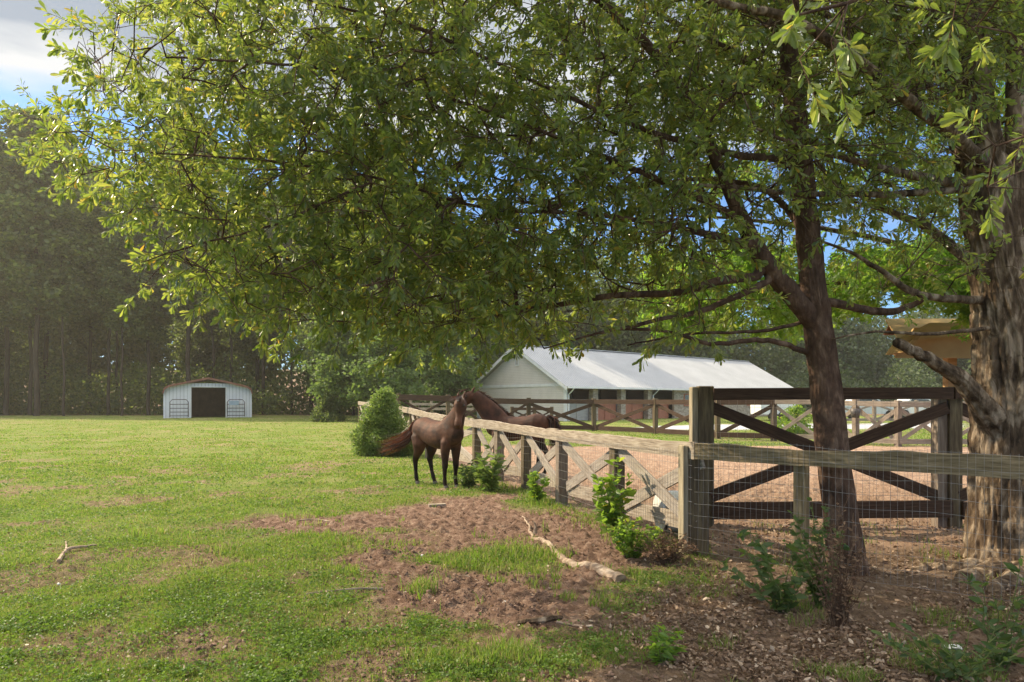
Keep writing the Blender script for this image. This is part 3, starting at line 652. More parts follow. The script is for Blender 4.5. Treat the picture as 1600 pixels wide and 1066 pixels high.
def mass(name, label, pts_fun, n, lsize, lm, seed):
    r0 = np.random.default_rng(seed); c = pts_fun(r0, n)
    V, Q = leaves_mesh_data(c, unit(r0.normal(size=(len(c), 3))), lsize * r0.uniform(.6, 1.3, len(c)), .8, .2, .1, 'x')
    return obj(name, new_mesh(name, V, Q), lm, label=label, cat='woods', kind='stuff')
def woods(r0, x0, x1, y0, y1, hgt, nt, per):
    tx = r0.uniform(x0, x1, nt); ty = r0.uniform(y0, y1, nt); hh = hgt * r0.uniform(.7, 1.1, nt); rad = r0.uniform(2.2, 4.2, nt)
    i = np.repeat(np.arange(nt), per); u = unit(r0.normal(size=(nt * per, 3))); q = r0.random(nt * per) ** .3
    lump = .65 + .6 * vn(u[:, 0] * 2.4 + i, u[:, 1] * 2.4, u[:, 2] * 2.4, 5)
    return np.stack([tx[i] + u[:, 0] * rad[i] * q * lump, ty[i] + u[:, 1] * rad[i] * q * lump, hh[i] * .52 + u[:, 2] * hh[i] * .5 * q * lump], -1)
mass('far_woods', 'deep dark woods behind the first rows of trees', lambda r0, n: woods(r0, -85, 26, 84, 98, 25, 100, n), 1500, .5, M['forest_leaf'], 301)
mass('wooded_hillside', 'hazy grey green wooded hillside behind the barn', lambda r0, n: woods(r0, 6, 100, 92, 116, 17.5, 120, n), 1700, .46, M['far_leaf'], 302)
mass('undergrowth', 'low dark undergrowth along the foot of the woods', lambda r0, n: (lambda x_, y_: np.stack([x_, y_, .2 + r0.random(n) * (1.4 + 8.5 * vn(x_ * .42, y_ * .25, 0, 6) ** 1.3)], -1))(r0.uniform(-70, -2, n), r0.uniform(67, 78, n)), 42000, .3, M['forest_leaf'], 303)
mass('brush', 'low shaded brush along the foot of the hillside behind the pale fence', lambda r0, n: (lambda x_, y_: np.stack([x_, y_, .2 + r0.random(n) ** 1.1 * (1.2 + 8 * vn(x_ * .33, y_ * .2, 0, 5) ** 1.4)], -1))(r0.uniform(-2, 80, n), r0.uniform(80, 90, n)), 42000, .36, M['far_leaf'], 304)

# ------------------------------------------------------------------ planks and fences
def plank_obj(name, a, b_, hgt, thk, m, parent, chew=0.0, label=None, vertical=False):
    """board from a to b (top edge line), local X along its length"""
    a = Vector(a); b_ = Vector(b_); L_ = (b_ - a).length; n = max(2, int(L_ / .07)) if chew else 2
    xs_ = np.linspace(0, L_, n); V = []
    for i, x in enumerate(xs_):
        tz = -chew * (max(0, float(vn(x * 2.3 + a.x * 5, 3.1, 0, 8)) - .45) * 1.6 + float(vn(x * 9, 1, 0, 9)) * .22) if chew else 0
        bz = chew * .2 * float(vn(x * 4, 7, 0, 10)) if chew else 0
        e = .006
        V += [(x, -thk / 2, -hgt + bz), (x, thk / 2, -hgt + bz), (x, thk / 2, tz - e), (x, thk / 2 - e, tz), (x, -thk / 2 + e, tz), (x, -thk / 2, tz - e)]
    Q = []; T = []
    for i in range(n - 1):
        for k in range(6): Q.append((i * 6 + k, i * 6 + (k + 1) % 6, (i + 1) * 6 + (k + 1) % 6, (i + 1) * 6 + k))
    for o0, rev in ((0, 1), ((n - 1) * 6, 0)):
        f = [(0, 1, 2), (0, 2, 3), (0, 3, 4), (0, 4, 5)]
        T += [tuple(o0 + q for q in (t_[::-1] if not rev else t_)) for t_ in f]
    me = new_mesh(name, V, Q, T); o = obj(name, me, m, parent)
    d = (b_ - a).normalized(); sidev = Vector((0, 0, 1)).cross(d).normalized(); up = d.cross(sidev)
    Mx = Matrix((d, sidev, up)).transposed().to_4x4(); Mx.translation = a - (parent.location if parent else Vector())
    o.matrix_local = Mx
    if label: o['label'] = label
    return o
def post_obj(x, y, z0, z1, wx, wy, rz, m, parent, name='post'):
    mb = MB(); e = .01; h = z1 - z0; V = []
    for (sx, sy, z) in ((1, 1, -.25), (1, 1, h - e), (1 - 2 * e / wx, 1 - 2 * e / wy, h)):
        V += [(-wx / 2 * sx, -wy / 2 * sy, z), (wx / 2 * sx, -wy / 2 * sy, z), (wx / 2 * sx, wy / 2 * sy, z), (-wx / 2 * sx, wy / 2 * sy, z)]
    Q = [(0, 3, 2, 1), (8, 9, 10, 11)]
    for j in (0, 4):
        for k in range(4): Q.append((j + k, j + (k + 1) % 4, j + 4 + (k + 1) % 4, j + 4 + k))
    mb.add(V, Q); o = mb.build(name, m, parent)
    o.location = Vector((x, y, z0)) - parent.location; o.rotation_euler = (0, 0, rz); return o
def wire_mesh(a, b_, z0, z1, off, hstep, vstep, r, sag, parent, seed=0):
    a = np.array(a); b_ = np.array(b_); L_ = np.linalg.norm(b_ - a); u = (b_ - a) / L_; nrm = np.array([-u[1], u[0]]) * off
    mb = MB(); n = max(4, int(L_ / .12)); tt = np.linspace(0, L_, n); PL = np.array(parent.location)
    def at_(s_, z):
        s_ = np.asarray(s_, float); w_ = (vn(s_ * 1.7 + seed * 9, z * 1.3, 0, 60 + seed) - .5) * sag
        return np.stack([a[0] + u[0] * s_ + nrm[0] + nrm[0] / abs(off) * w_ * .6, a[1] + u[1] * s_ + nrm[1] + nrm[1] / abs(off) * w_ * .6, z + w_ + 0 * s_], -1) - PL
    for z in np.arange(z0, z1 + .001, hstep): mb.tube(at_(tt, z), r, 3, False)
    k = 0
    for s_ in np.arange(vstep / 2, L_, vstep):
        zz = np.linspace(z0, z1, 5); mb.tube(np.stack([at_(s_, z) for z in zz]), r * .85, 3, False)
    return mb.build('wire_mesh', M['wire'], parent)

# front fence: weathered crossbuck paddock fence
fr = thing('paddock_fence', 'weathered crossbuck paddock fence running from the near right corner away past the horses', 'fence', (1.888, 7.02, 0))
for i in range(len(FENCE)):
    x, y = FENCE[i]; j = min(i + 1, len(FENCE) - 1); k = max(i - 1, 0)
    ang = math.atan2(FENCE[j][1] - FENCE[k][1], FENCE[j][0] - FENCE[k][0]); g = float(hbase(x, y)) - .05
    if i == 0:
        post_obj(x + .155, y + .10, g, FTOP[0] - .02, .12, .14, R(-40), M['mossy_post'], fr)
    elif i == 1:
        post_obj(x + .05, y + .17, g, FTOP[1] - .04, .22, .16, R(4), M['dark_post'], fr)
        post_obj(x - .09, y + .155, g, FTOP[1] - .045, .05, .17, R(4), M['pale_post'], fr)  # thin pale strip standing in for the post's sunlit left face
    else:
        w_ = .15; post_obj(x + .06, y + .07, g, FTOP[i] - .03, w_, w_, ang, M['grey_post'] if i % 2 else M['dark_post'], fr)
post_obj(2.72, 6.42, 0, 1.12, .105, .12, R(-42), M['mossy_post'], fr)
for i in range(len(FENCE) - 1):
    (x0, y0), (x1, y1) = FENCE[i], FENCE[i + 1]; z0, z1 = FTOP[i], FTOP[i + 1]
    g0, g1 = float(hbase(x0, y0)), float(hbase(x1, y1))
    m_top = M['mossy_wood'] if i == 0 else M['pale_wood']
    segs = 1
    if y0 > 15: segs = 2 if y0 < 25 else 4
    plank_obj('top_rail', (x0, y0, z0), (x1, y1, z1), .185, .045, m_top, fr, chew=(.05 if i == 0 else .028) if y0 < 20 else .0)
    if i == 0:
        plank_obj('top_rail', (4.05, 5.06, 1.18), (5.5, 3.75, 1.16), .185, .045, M['mossy_wood'], fr, chew=.02)
        continue
    for q in range(segs):
        f0, f1 = q / segs, (q + 1) / segs
        ax, ay = x0 + (x1 - x0) * f0, y0 + (y1 - y0) * f0; bx, by = x0 + (x1 - x0) * f1, y0 + (y1 - y0) * f1
        ag, bg_ = g0 + (g1 - g0) * f0, g0 + (g1 - g0) * f1; at1, bt1 = z0 + (z1 - z0) * f0, z0 + (z1 - z0) * f1
        if q: post_obj(ax + .06, ay + .06, ag, at1 - .03, .14, .14, .6, M['grey_post'], fr)
        dx, dy = bx - ax, by - ay; l_ = math.hypot(dx, dy); ux, uy = dx / l_, dy / l_; e = .07
        nxx, nyy = uy * .07, -ux * .07
        A = (ax + ux * e + nxx, ay + uy * e + nyy); B = (bx - ux * e + nxx, by - uy * e + nyy)
        plank_obj('bottom_rail', (A[0] + nxx, A[1] + nyy, ag + .40), (B[0] + nxx, B[1] + nyy, bg_ + .34), .18, .04, M['pale_wood'], fr)
        plank_obj('brace', (B[0], B[1], bt1 - .14), (A[0], A[1], ag + .36), .15, .035, M['brace_wood'], fr)
        plank_obj('brace', (B[0] + nxx * .6, B[1] + nyy * .6, bg_ + .36), (A[0] + nxx * .6, A[1] + nyy * .6, at1 - .14), .15, .035, M['brace_wood'], fr)
for i in range(0, 6):
    a, b_ = FENCE[i], FENCE[i + 1]
    wire_mesh(a, b_, .06, FTOP[i] - .1 if i else 1.2, .035 if True else 0, .125, .055 if i < 3 else .11, .0016 if i < 2 else .0019, .05, fr, i)

# tall dark fence behind the trees
D0 = 8.7
df = thing('dark_board_fence', 'tall dark brown crossbuck fence with wide boards behind the leaning tree trunk', 'fence', (2.4, D0, 0))
def X_at(px, d=D0): return (px - 800) * d / F
XA = [X_at(1098), X_at(1484), X_at(1484) + 3.15, X_at(1484) + 6.3]
post_obj(XA[0] + .03, D0 + .02, 0, 1.80, .19, .17, 0, M['dark_post'], df); post_obj(XA[0] - .108, D0 + .03, 0, 1.79, .075, .16, 0, M['pale_post'], df)  # narrow pale timber: this post's sunlit left face done in colour
post_obj(XA[1] + .04, D0 + .02, 0, 1.79, .16, .17, 0, M['dark_post'], df); post_obj(XA[1] - .105, D0 + .05, 0, 1.66, .12, .15, 0, M['grey_post'], df)
for x in XA[2:]: post_obj(x, D0, 0, 1.78, .18, .17, 0, M['dark_post'], df)
plank_obj('top_rail', (XA[0] + .11, D0 - .09, 1.772), (XA[1] - .02, D0 - .09, 1.785), .15, .045, M['dark_wood'], df)
plank_obj('top_rail', (XA[1] + .0, D0 - .092, 1.788), (XA[2], D0 - .092, 1.78), .15, .045, M['dark_wood'], df)
plank_obj('top_rail', (XA[2] + .01, D0 - .09, 1.78), (XA[3], D0 - .09, 1.78), .15, .045, M['dark_wood'], df)
for a, b_ in zip(XA[:-1], XA[1:]):
    plank_obj('bottom_rail', (a + .1, D0 - .095, .335), (b_ - .03, D0 - .095, .36), .215, .045, M['dark_wood'], df)
    plank_obj('brace', (a + .06, D0 - .05, .47), (b_ - .09, D0 - .05, 1.60), .15, .04, M['dark_wood'], df)
    plank_obj('brace', (a + .13, D0 - .0, 1.60), (b_ - .09, D0 - .0, .45), .15, .04, M['dark_wood'], df)
wire_mesh((XA[0] + .1, D0 + .12), (XA[3], D0 + .12), .1, 1.7, .01, .11, .11, .0017, .02, df, 9)

def cross_fence(name, label, pts, hgt, m, pm, rail_h=.16, brace_h=.13, bottom=True, thk=.05, dbl=0, mesh=0, capz=.06):
    o = thing(name, label, 'fence', (pts[0][0], pts[0][1], float(hbase(0, pts[0][1]))))
    for i, (x, y) in enumerate(pts):
        g = float(hbase(x, y)); post_obj(x, y, g, g + hgt[i] + capz, .17, .17, .3, pm, o)
        if i == len(pts) - 1: break
        x1, y1 = pts[i + 1]; g1 = float(hbase(x1, y1)); L_ = math.hypot(x1 - x, y1 - y); n = max(1, round(L_ / 3.2))
        plank_obj('top_rail', (x, y - .1, g + hgt[i]), (x1, y1 - .1, g1 + hgt[i + 1]), rail_h, thk, m, o)
        if bottom: plank_obj('bottom_rail', (x, y - .1, g + .26), (x1, y1 - .1, g1 + .26), rail_h, thk, m, o)
        plank_obj('brace', (x, y - .05, g + .25), (x1, y1 - .05, g1 + hgt[i + 1] - .12), brace_h, .04, m, o)
        plank_obj('brace', (x, y - .0, g + hgt[i] - .12), (x1, y1 - .0, g1 + .25), brace_h, .04, m, o)
        if mesh: wire_mesh((x, y + .05), (x1, y1 + .05), g + .1, g + hgt[i], .01, .16, .22, .003, .01, o, i)
    return o
def at_px(px, d): return ((px - 800) * d / F, d)
cross_fence('arena_fence', 'long dark crossbuck fence across the arena in front of the white barn', [at_px(826, 33), at_px(928, 32), at_px(1024, 29.7), at_px(1121, 27), at_px(1209, 26)], [1.5, 1.48, 1.5, 1.53, 1.55], M['dark_wood'], M['dark_post'], .2, .16, mesh=0)
cross_fence('arena_fence', 'dark fence stretch behind the horses, left of the barn gable', [at_px(623, 33), at_px(700, 33), at_px(764, 33), at_px(826, 33)], [1.72, 1.66, 1.55, 1.5], M['dark_wood'], M['dark_post'], .27, .12, bottom=False)
cross_fence('arena_fence', 'greyed crossbuck fence seen through the dark fence right of the leaning trunk', [at_px(1209, 26), at_px(1277, 25.2), at_px(1337, 24), at_px(1403, 23), at_px(1480, 23), at_px(1570, 23)], [1.55, 1.55, 1.52, 1.5, 1.5, 1.5], M['grey_wood'], M['grey_post'], .17, .13)
cross_fence('pasture_fence', 'pale grey crossbuck fence farthest back on the right pasture', [at_px(p, 43) for p in (1300, 1366, 1432, 1500, 1568, 1640)], [1.35] * 6, M['grey_wood'], M['grey_post'], .16, .12)
cross_fence('hitching_fence', 'low dark rail fence close against the barn gable wall', [at_px(800, 42), at_px(835, 41.5), at_px(862, 41)], [.95] * 3, M['dark_wood'], M['dark_post'], .16, .1)
# pale boards left of the horses, on a second line
pb = thing('plank_fence', 'pale yellowish two board fence behind the dark fence by the woods', 'fence', (*at_px(640, 36), .25))
for z in (1.52, 1.28): plank_obj('board', (*at_px(640, 36), z + .02), (*at_px(740, 36), z), .13, .04, M['pale_wood'], pb)
for p in (642, 674, 716): post_obj(*at_px(p, 36.1), .25, 2.0, .13, .13, 0, M['pale_post'], pb)

# ------------------------------------------------------------------ white barn
bt = Vector((.76, .65, 0)); bt.normalize(); bn = Vector((bt.y, -bt.x, 0))       # along, outward (camera side)
C0 = Vector((3.66, 46, 0)); BZ = .25; EV = 2.78; RG = 5.62; BW = 9.87; BLn = 30.8
barn = thing('horse_barn', 'long white horse barn with lap siding and ribbed metal roof', 'barn', (C0.x, C0.y, 0), math.atan2(bt.y, bt.x))
# local axes: x along, -y outward (camera side), gable along +y
def _pass(t, mp, c): return c
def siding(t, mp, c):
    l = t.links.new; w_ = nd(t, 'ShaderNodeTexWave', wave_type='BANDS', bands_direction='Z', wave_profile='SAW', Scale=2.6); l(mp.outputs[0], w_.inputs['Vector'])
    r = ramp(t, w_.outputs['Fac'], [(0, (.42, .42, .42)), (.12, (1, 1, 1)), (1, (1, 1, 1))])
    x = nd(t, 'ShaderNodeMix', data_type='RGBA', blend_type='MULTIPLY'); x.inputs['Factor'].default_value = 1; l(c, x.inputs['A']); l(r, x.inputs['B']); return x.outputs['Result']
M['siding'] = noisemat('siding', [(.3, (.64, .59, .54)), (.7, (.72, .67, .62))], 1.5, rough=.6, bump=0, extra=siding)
def stonef(t, mp, c):
    l = t.links.new; v = nd(t, 'ShaderNodeTexVoronoi', Scale=5.0); l(mp.outputs[0], v.inputs['Vector'])
    r = ramp(t, v.outputs['Color'], [(0, (.35, .3, .26)), (.5, (.6, .54, .48)), (1, (.8, .75, .68))])
    x = nd(t, 'ShaderNodeMix', data_type='RGBA', blend_type='MULTIPLY'); x.inputs['Factor'].default_value = .9; l(c, x.inputs['A']); l(r, x.inputs['B']); return x.outputs['Result']
M['stone'] = noisemat('stone', [(.3, (.5, .44, .39)), (.7, (.7, .65, .58))], 3, (1, 1, 2.2), .9, .4, 9, .2, extra=stonef)
def ribs(t, mp, c):
    l = t.links.new; w_ = nd(t, 'ShaderNodeTexWave', wave_type='BANDS', bands_direction='X', Scale=.55); l(mp.outputs[0], w_.inputs['Vector'])
    r = ramp(t, w_.outputs['Fac'], [(0, (.8, .8, .8)), (.15, (1, 1, 1)), (1, (1, 1, 1))])
    x = nd(t, 'ShaderNodeMix', data_type='RGBA', blend_type='MULTIPLY'); x.inputs['Factor'].default_value = 1; l(c, x.inputs['A']); l(r, x.inputs['B']); return x.outputs['Result']
M['roof_metal'] = noisemat('roof_metal', [(.3, (.34, .35, .365)), (.7, (.41, .42, .435))], .6, rough=.6, bump=0, metal=.0, spec=.6)
M['stall_wood'] = noisemat('stall_wood', [(.3, (.36, .13, .08)), (.7, (.52, .22, .14))], 3, (8, 8, 1), .7, .2)
M['stall_grey'] = noisemat('stall_grey', [(.3, (.34, .32, .30)), (.7, (.48, .46, .43))], 3, (1, 1, 8), .7, .2)
mb = MB(); t0 = .12
# gable wall prism with thickness, split at band
def gable(mb, x0, x1):
    pr = [(0, BZ), (BW, BZ), (BW, EV), (BW / 2, RG - .12), (0, EV)]
    V = [(x0, y, z) for y, z in pr] + [(x1, y, z) for y, z in pr]
    mb.add(V, [(i, (i + 1) % 5, (i + 1) % 5 + 5, i + 5) for i in range(5)], [(0, 2, 1), (0, 3, 2), (0, 4, 3), (5, 6, 7), (5, 7, 8), (5, 8, 9)])
gable(mb, 0, .15); gable(mb, BLn - .15, BLn)
mb.box((BLn / 2, BW - .08, (BZ + EV) / 2), (BLn - .32, .14, EV - BZ))
mb.box((BLn / 2, 3.0, (BZ + EV) / 2), (BLn - .32, .12, EV - BZ - .004))
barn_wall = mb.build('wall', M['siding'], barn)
mb = MB(); mb.box((21.2, .1, (BZ + EV) / 2), (18.4, .2, EV - BZ - .01)); mb.build('stone_wall', M['stone'], barn)
for s_ in (2.92, 5.9, 9.0):
    mb = MB(); mb.box((s_, .22, (BZ + EV) / 2 - .12), (.5, .42, EV - BZ - .24)); mb.build('stone_column', M['stone'], barn)
mb = MB(); mb.box((6.0, .2, EV - .13), (11.9, .16, .26)); mb.box((-.02, .02, 1.5), (.10, .14, EV - BZ)); mb.box((-.02, BW / 2, EV - .02), (.05, BW, .2))
mb.box((-.015, .14, 1.5), (.06, .16, EV - BZ)); mb.build('trim', M['white_paint'], barn)
mb = MB(); mb.box((-.03, BW / 2 + .1, 4.7), (.06, .42, .95)); vf = mb.build('gable_vent', M['white_paint'], barn)
mb = MB(); mb.box((-.065, BW / 2 + .1, 4.7), (.02, .26, .78)); mb.build('louvre', M['stall_grey'], vf)
for k, (a, b_) in enumerate(((.3, 2.66), (3.19, 5.6), (6.2, 8.7), (9.3, 11.9))):
    mb = MB(); mb.box(((a + b_) / 2, .5, 1.0), (b_ - a, .06, 1.5)); mb.box(((a + b_) / 2, .45, 1.72), (b_ - a, .05, .1)); mb.box(((a + b_) / 2, .45, 1.0), (.1, .05, 1.4))
    mb.build('stall_door', M['stall_grey'] if k == 0 else M['stall_wood'], barn)
    mb = MB(); mb.box(((a + b_) / 2, 2.55, 2.1), (b_ - a, .05, .8)); mb.build('opening_shade_panel', M['dark_wood'], barn)  # solid dark panel painting in the shade of the stall opening
for wx in (13.6, 18.5, 23, 27.5):
    mb = MB(); mb.box((wx, -.03, 1.75), (.7, .06, 1.0)); wf = mb.build('window', M['stall_wood'], barn)
    mb = MB(); mb.box((wx, -.065, 1.75), (.5, .02, .8)); mb.build('pane', M['glass'], wf)
mb = MB(); ov = .45; sl = (RG - EV) / (BW / 2)
def slope(mb, y0, z0, y1, z1, thk=.05):
    n = int((BLn + 2 * ov) / .23); L_ = BLn + 2 * ov
    for i in range(1):
        V = [(-ov, y0, z0), (BLn + ov, y0, z0), (BLn + ov, y1, z1), (-ov, y1, z1)]; V += [(x, y, z - thk) for x, y, z in V]
        mb.add(V, [(0, 1, 2, 3), (7, 6, 5, 4), (0, 4, 5, 1), (1, 5, 6, 2), (2, 6, 7, 3), (3, 7, 4, 0)])
    dd = np.array([0, y1 - y0, z1 - z0]); nn = np.array([0, -(z1 - z0), y1 - y0]); nn = nn / np.linalg.norm(nn) * (1 if y1 > y0 else -1)
    for i in range(n + 1):
        x = -ov + i * L_ / n; a = np.array([x, y0, z0]); c_ = np.array([x, y1, z1]); w_ = np.array([.03, 0, 0])
        mb.add([a - w_, a + nn * .035, a + w_, c_ - w_, c_ + nn * .035, c_ + w_], [(0, 1, 4, 3), (1, 2, 5, 4)])
slope(mb, -.5, EV - .5 * sl + .12, BW / 2 + .0, RG + .1); slope(mb, BW + .5, EV - .5 * sl + .12, BW / 2 - .0, RG + .1)
rf = mb.build('roof', M['roof_metal'], barn)
mb = MB(); mb.box((BLn / 2, BW / 2, RG + .14), (BLn + 2 * ov, .3, .05)); mb.build('ridge_cap', M['roof_metal'], rf)
mb = MB()
for (ya, za, yb, zb) in ((-.5, EV - .5 * sl + .07, BW / 2, RG + .05), (BW + .5, EV - .5 * sl + .07, BW / 2, RG + .05)):
    mb.add([(-ov - .03, ya, za - .2), (-ov - .03, yb, zb - .2), (-ov - .03, yb, zb + .03), (-ov - .03, ya, za + .03), (-ov, ya, za - .2), (-ov, yb, zb - .2), (-ov, yb, zb + .03), (-ov, ya, za + .03)],
           [(0, 1, 2, 3), (4, 7, 6, 5), (0, 4, 5, 1), (3, 2, 6, 7), (0, 3, 7, 4), (1, 5, 6, 2)])
mb.build('fascia', M['white_paint'], rf)
mb = MB(); mb.box((BLn / 2, -.58, EV - .5 * sl + .08), (BLn + .8, .12, .14)); mb.build('gutter', M['white_paint'], rf)
for s_ in (.15, 9.25):
    mb = MB(); mb.tube([(s_, -.58, 2.5), (s_, -.3, 2.25), (s_, -.08, 2.1), (s_, -.08, .3)], .05, 6); mb.build('downspout', M['white_paint'], barn)

# ------------------------------------------------------------------ small white shed
SD = 56.0
shed = thing('metal_shed', 'small white metal shed with rust red roof edge and open dark doorway', 'shed', ((326 - 800) * SD / F, SD, .28), R(24)); shed.scale = (.915, 1, 1)
def ribx(t, mp, c):
    l = t.links.new; w_ = nd(t, 'ShaderNodeTexWave', wave_type='BANDS', bands_direction='X', Scale=1.1); l(mp.outputs[0], w_.inputs['Vector'])
    r = ramp(t, w_.outputs['Fac'], [(0, (.7, .7, .7)), (.2, (1, 1, 1)), (1, (1, 1, 1))])
    x = nd(t, 'ShaderNodeMix', data_type='RGBA', blend_type='MULTIPLY'); x.inputs['Factor'].default_value = 1; l(c, x.inputs['A']); l(r, x.inputs['B']); return x.outputs['Result']
M['shed_metal'] = noisemat('shed_metal', [(.3, (.66, .67, .72)), (.7, (.78, .79, .83))], 1.2, rough=.5, bump=0, extra=ribx)
M['shed_inner_shade'] = noisemat('shed_inner_shade', [(.3, (.05, .03, .018)), (.7, (.10, .06, .035))], 2, rough=.9, bump=0)  # dark brown that paints in the shade inside the shed
SW = 3.62; prof = [(-SW, 2.0), (-SW + .12, 2.4), (-SW + .45, 2.62), (-1.5, 2.98), (0, 3.28), (1.5, 2.98), (SW - .45, 2.62), (SW - .12, 2.4), (SW, 2.0)]
mb = MB()
mb.box((-2.55, 0, 1.0), (2.12, .06, 2.0)); mb.box((2.52, 0, 1.0), (2.18, .06, 2.0)); mb.box((0, 0, 2.68), (2.9, .06, .32))
def wall_top(x0, x1):
    xs_ = [x0] + [p[0] for p in prof if x0 < p[0] < x1] + [x1]
    zs_ = [np.interp(v, [p[0] for p in prof], [p[1] for p in prof]) for v in xs_]
    zs_ = [min(z, 2.84) for z in zs_]
    for k in range(len(xs_) - 1):
        a, b_ = xs_[k], xs_[k + 1]; mb.add([(a, -.03, 2), (b_, -.03, 2), (b_, -.03, zs_[k + 1]), (a, -.03, zs_[k]), (a, .03, 2), (b_, .03, 2), (b_, .03, zs_[k + 1]), (a, .03, zs_[k])], [(0, 1, 2, 3), (7, 6, 5, 4), (3, 2, 6, 7)])
wall_top(-SW + .01, -1.45); wall_top(1.45, SW - .01)
mb.box((-SW + .02, 3.5, 1.0), (.05, 6.9, 2.0)); mb.box((SW - .02, 3.5, 1.0), (.05, 6.9, 2.0)); mb.build('wall', M['shed_metal'], shed)
mb = MB(); mb.box((0, 7.0, 1.3), (7.1, .05, 2.6)); mb.box((-1.9, 3.5, 1.25), (.05, 6.6, 2.4)); mb.box((1.9, 3.5, 1.25), (.05, 6.6, 2.4)); mb.build('shade_wall', M['shed_inner_shade'], shed)  # back and inner walls coloured dark as the shade behind the doorway
mb = MB(); pr = prof; y0, y1 = -.35, 7.2
V = []
for (x, z) in pr: V += [(x * 1.02, y0, z + .03), (x * 1.02, y1, z + .03), (x * 1.0, y0, z - .03), (x * 1.0, y1, z - .03)]
Q = []
for k in range(len(pr) - 1): Q += [(k * 4, k * 4 + 4, k * 4 + 5, k * 4 + 1), (k * 4 + 2, k * 4 + 3, k * 4 + 7, k * 4 + 6), (k * 4, k * 4 + 2, k * 4 + 6, k * 4 + 4), (k * 4 + 1, k * 4 + 5, k * 4 + 7, k * 4 + 3)]
mb.add(V, Q); rs = mb.build('roof', M['rust'], shed)
mb = MB()
for k in range(len(pr) - 1):
    (xa, za), (xb, zb) = pr[k], pr[k + 1]; mb.add([(xa, -.37, za + .05), (xb, -.37, zb + .05), (xb, -.37, zb - .12), (xa, -.37, za - .12)], [(0, 3, 2, 1)])
    mb.add([(xa, -.40, za + .05), (xb, -.40, zb + .05), (xb, -.40, zb - .12), (xa, -.40, za - .12)], [(0, 1, 2, 3)])
mb.build('roof_edge', M['rust'], rs)
mb = MB()
for sx in (-1.45, 1.45): mb.box((sx, -.05, 1.25), (.1, .1, 2.5))
mb.box((0, -.05, 2.54), (3.0, .1, .08)); mb.build('door_frame', M['white_paint'], shed)
def farm_gate(x, lab, w_=1.45, h=1.5):
    g = thing('tube_gate', lab, 'gate', (shed.location.x + x * .915 * .914 + .55 * .407, SD + x * .915 * .407 - .55 * .914, .28), R(24)); g.scale = (.915, 1, 1); mb = MB(); r_ = .035
    mb.tube([(-w_ / 2, 0, .1), (-w_ / 2, 0, h - .2), (-w_ / 2 + .18, 0, h), (w_ / 2 - .18, 0, h), (w_ / 2, 0, h - .2), (w_ / 2, 0, .1)], r_, 6); mb.build('frame', M['dark_metal'], g, smooth=True)
    for z in (.2, .5, .8, 1.12): mb = MB(); mb.tube([(-w_ / 2, 0, z), (w_ / 2, 0, z)], r_ * .9, 6); mb.build('rail', M['dark_metal'], g, smooth=True)
    return g
farm_gate(-2.35, 'dark tube gate leaning on the shed wall left of the doorway')
gr_ = farm_gate(2.25, 'dark tube gate with a pale blanket on it right of the shed doorway')
mb = MB(); mb.box((-.15, -.05, 1.22), (.75, .05, .36)); M['blue_cloth'] = noisemat('blue_cloth', [(.3, (.25, .33, .42)), (.7, (.4, .5, .6))], 4, rough=.9, bump=.3); mb.build('saddle_blanket', M['blue_cloth'], None, label='blue grey blanket hung over the gate right of the shed doorway', cat='blanket').location = gr_.location
bpy.data.objects['saddle_blanket'].rotation_euler = (0, 0, R(24))
# white camper trailer beyond the arena
td = thing('camper_trailer', 'white camper trailer parked beyond the arena beside the barn end', 'trailer', (*at_px(1207, 47), .3))
mb = MB(); prf = [(-1.15, .45), (1.0, .45), (1.2, .8), (1.15, 1.5), (.95, 1.95), (-1.1, 2.0), (-1.2, 1.7)]
V = [(x, -1.0, z) for x, z in prf] + [(x, 1.0, z) for x, z in prf]; n = len(prf)
mb.add(V, [(i, (i + 1) % n, (i + 1) % n + n, i + n) for i in range(n)], [(0, i, i + 1) for i in range(1, n - 1)] + [(n, n + i + 1, n + i) for i in range(1, n - 1)]); mb.build('body', M['white_paint'], td)
for x in (-.7, .15, .75): mb = MB(); mb.box((x, -1.01, 1.55), (.42, .03, .34)); mb.build('window', M['glass'], td)
for x in (-.35, .3): mb = MB(); mb.tube([(x, -1.08, .33), (x, -.86, .33)], .31, 16); mb.build('wheel', M['black'], td, smooth=False)
# pickup seen through the fences on the right pasture
def pickup(px, d, mt_, lab):
    t_ = thing('parked_car', lab, 'car', (*at_px(px, d), .3)); mb = MB()
    pr = [(-2.3, .4), (2.2, .4), (2.3, .8), (2.2, 1.0), (1.1, 1.08), (.5, 1.55), (-.9, 1.58), (-1.5, 1.1), (-2.3, 1.05)]; n = len(pr)
    mb.add([(x, -.85, z) for x, z in pr] + [(x, .85, z) for x, z in pr], [(i, (i + 1) % n, (i + 1) % n + n, i + n) for i in range(n)], [(0, i, i + 1) for i in range(1, n - 1)] + [(n, n + i + 1, n + i) for i in range(1, n - 1)]); mb.build('body', mt_, t_)
    mb = MB(); mb.add([(-1.2, -.86, 1.1), (.95, -.86, 1.1), (.4, -.86, 1.48), (-.85, -.86, 1.5)], [(0, 1, 2, 3)]); mb.build('side_glass', M['glass'], t_)
    for x in (-1.4, 1.4): mb = MB(); mb.tube([(x, -.9, .34), (x, -.66, .34)], .34, 16); mb.build('wheel', M['black'], t_)
M['silver_paint'] = noisemat('silver_paint', [(.3, (.5, .52, .55)), (.7, (.6, .62, .65))], 1, rough=.25, bump=0, spec=.7)
pickup(1352, 52, M['silver_paint'], 'silver car parked beyond the pale fence, left of the white car'); pickup(1432, 54, M['white_paint'], 'white car parked beyond the pale fence, nearer the thick trunk')

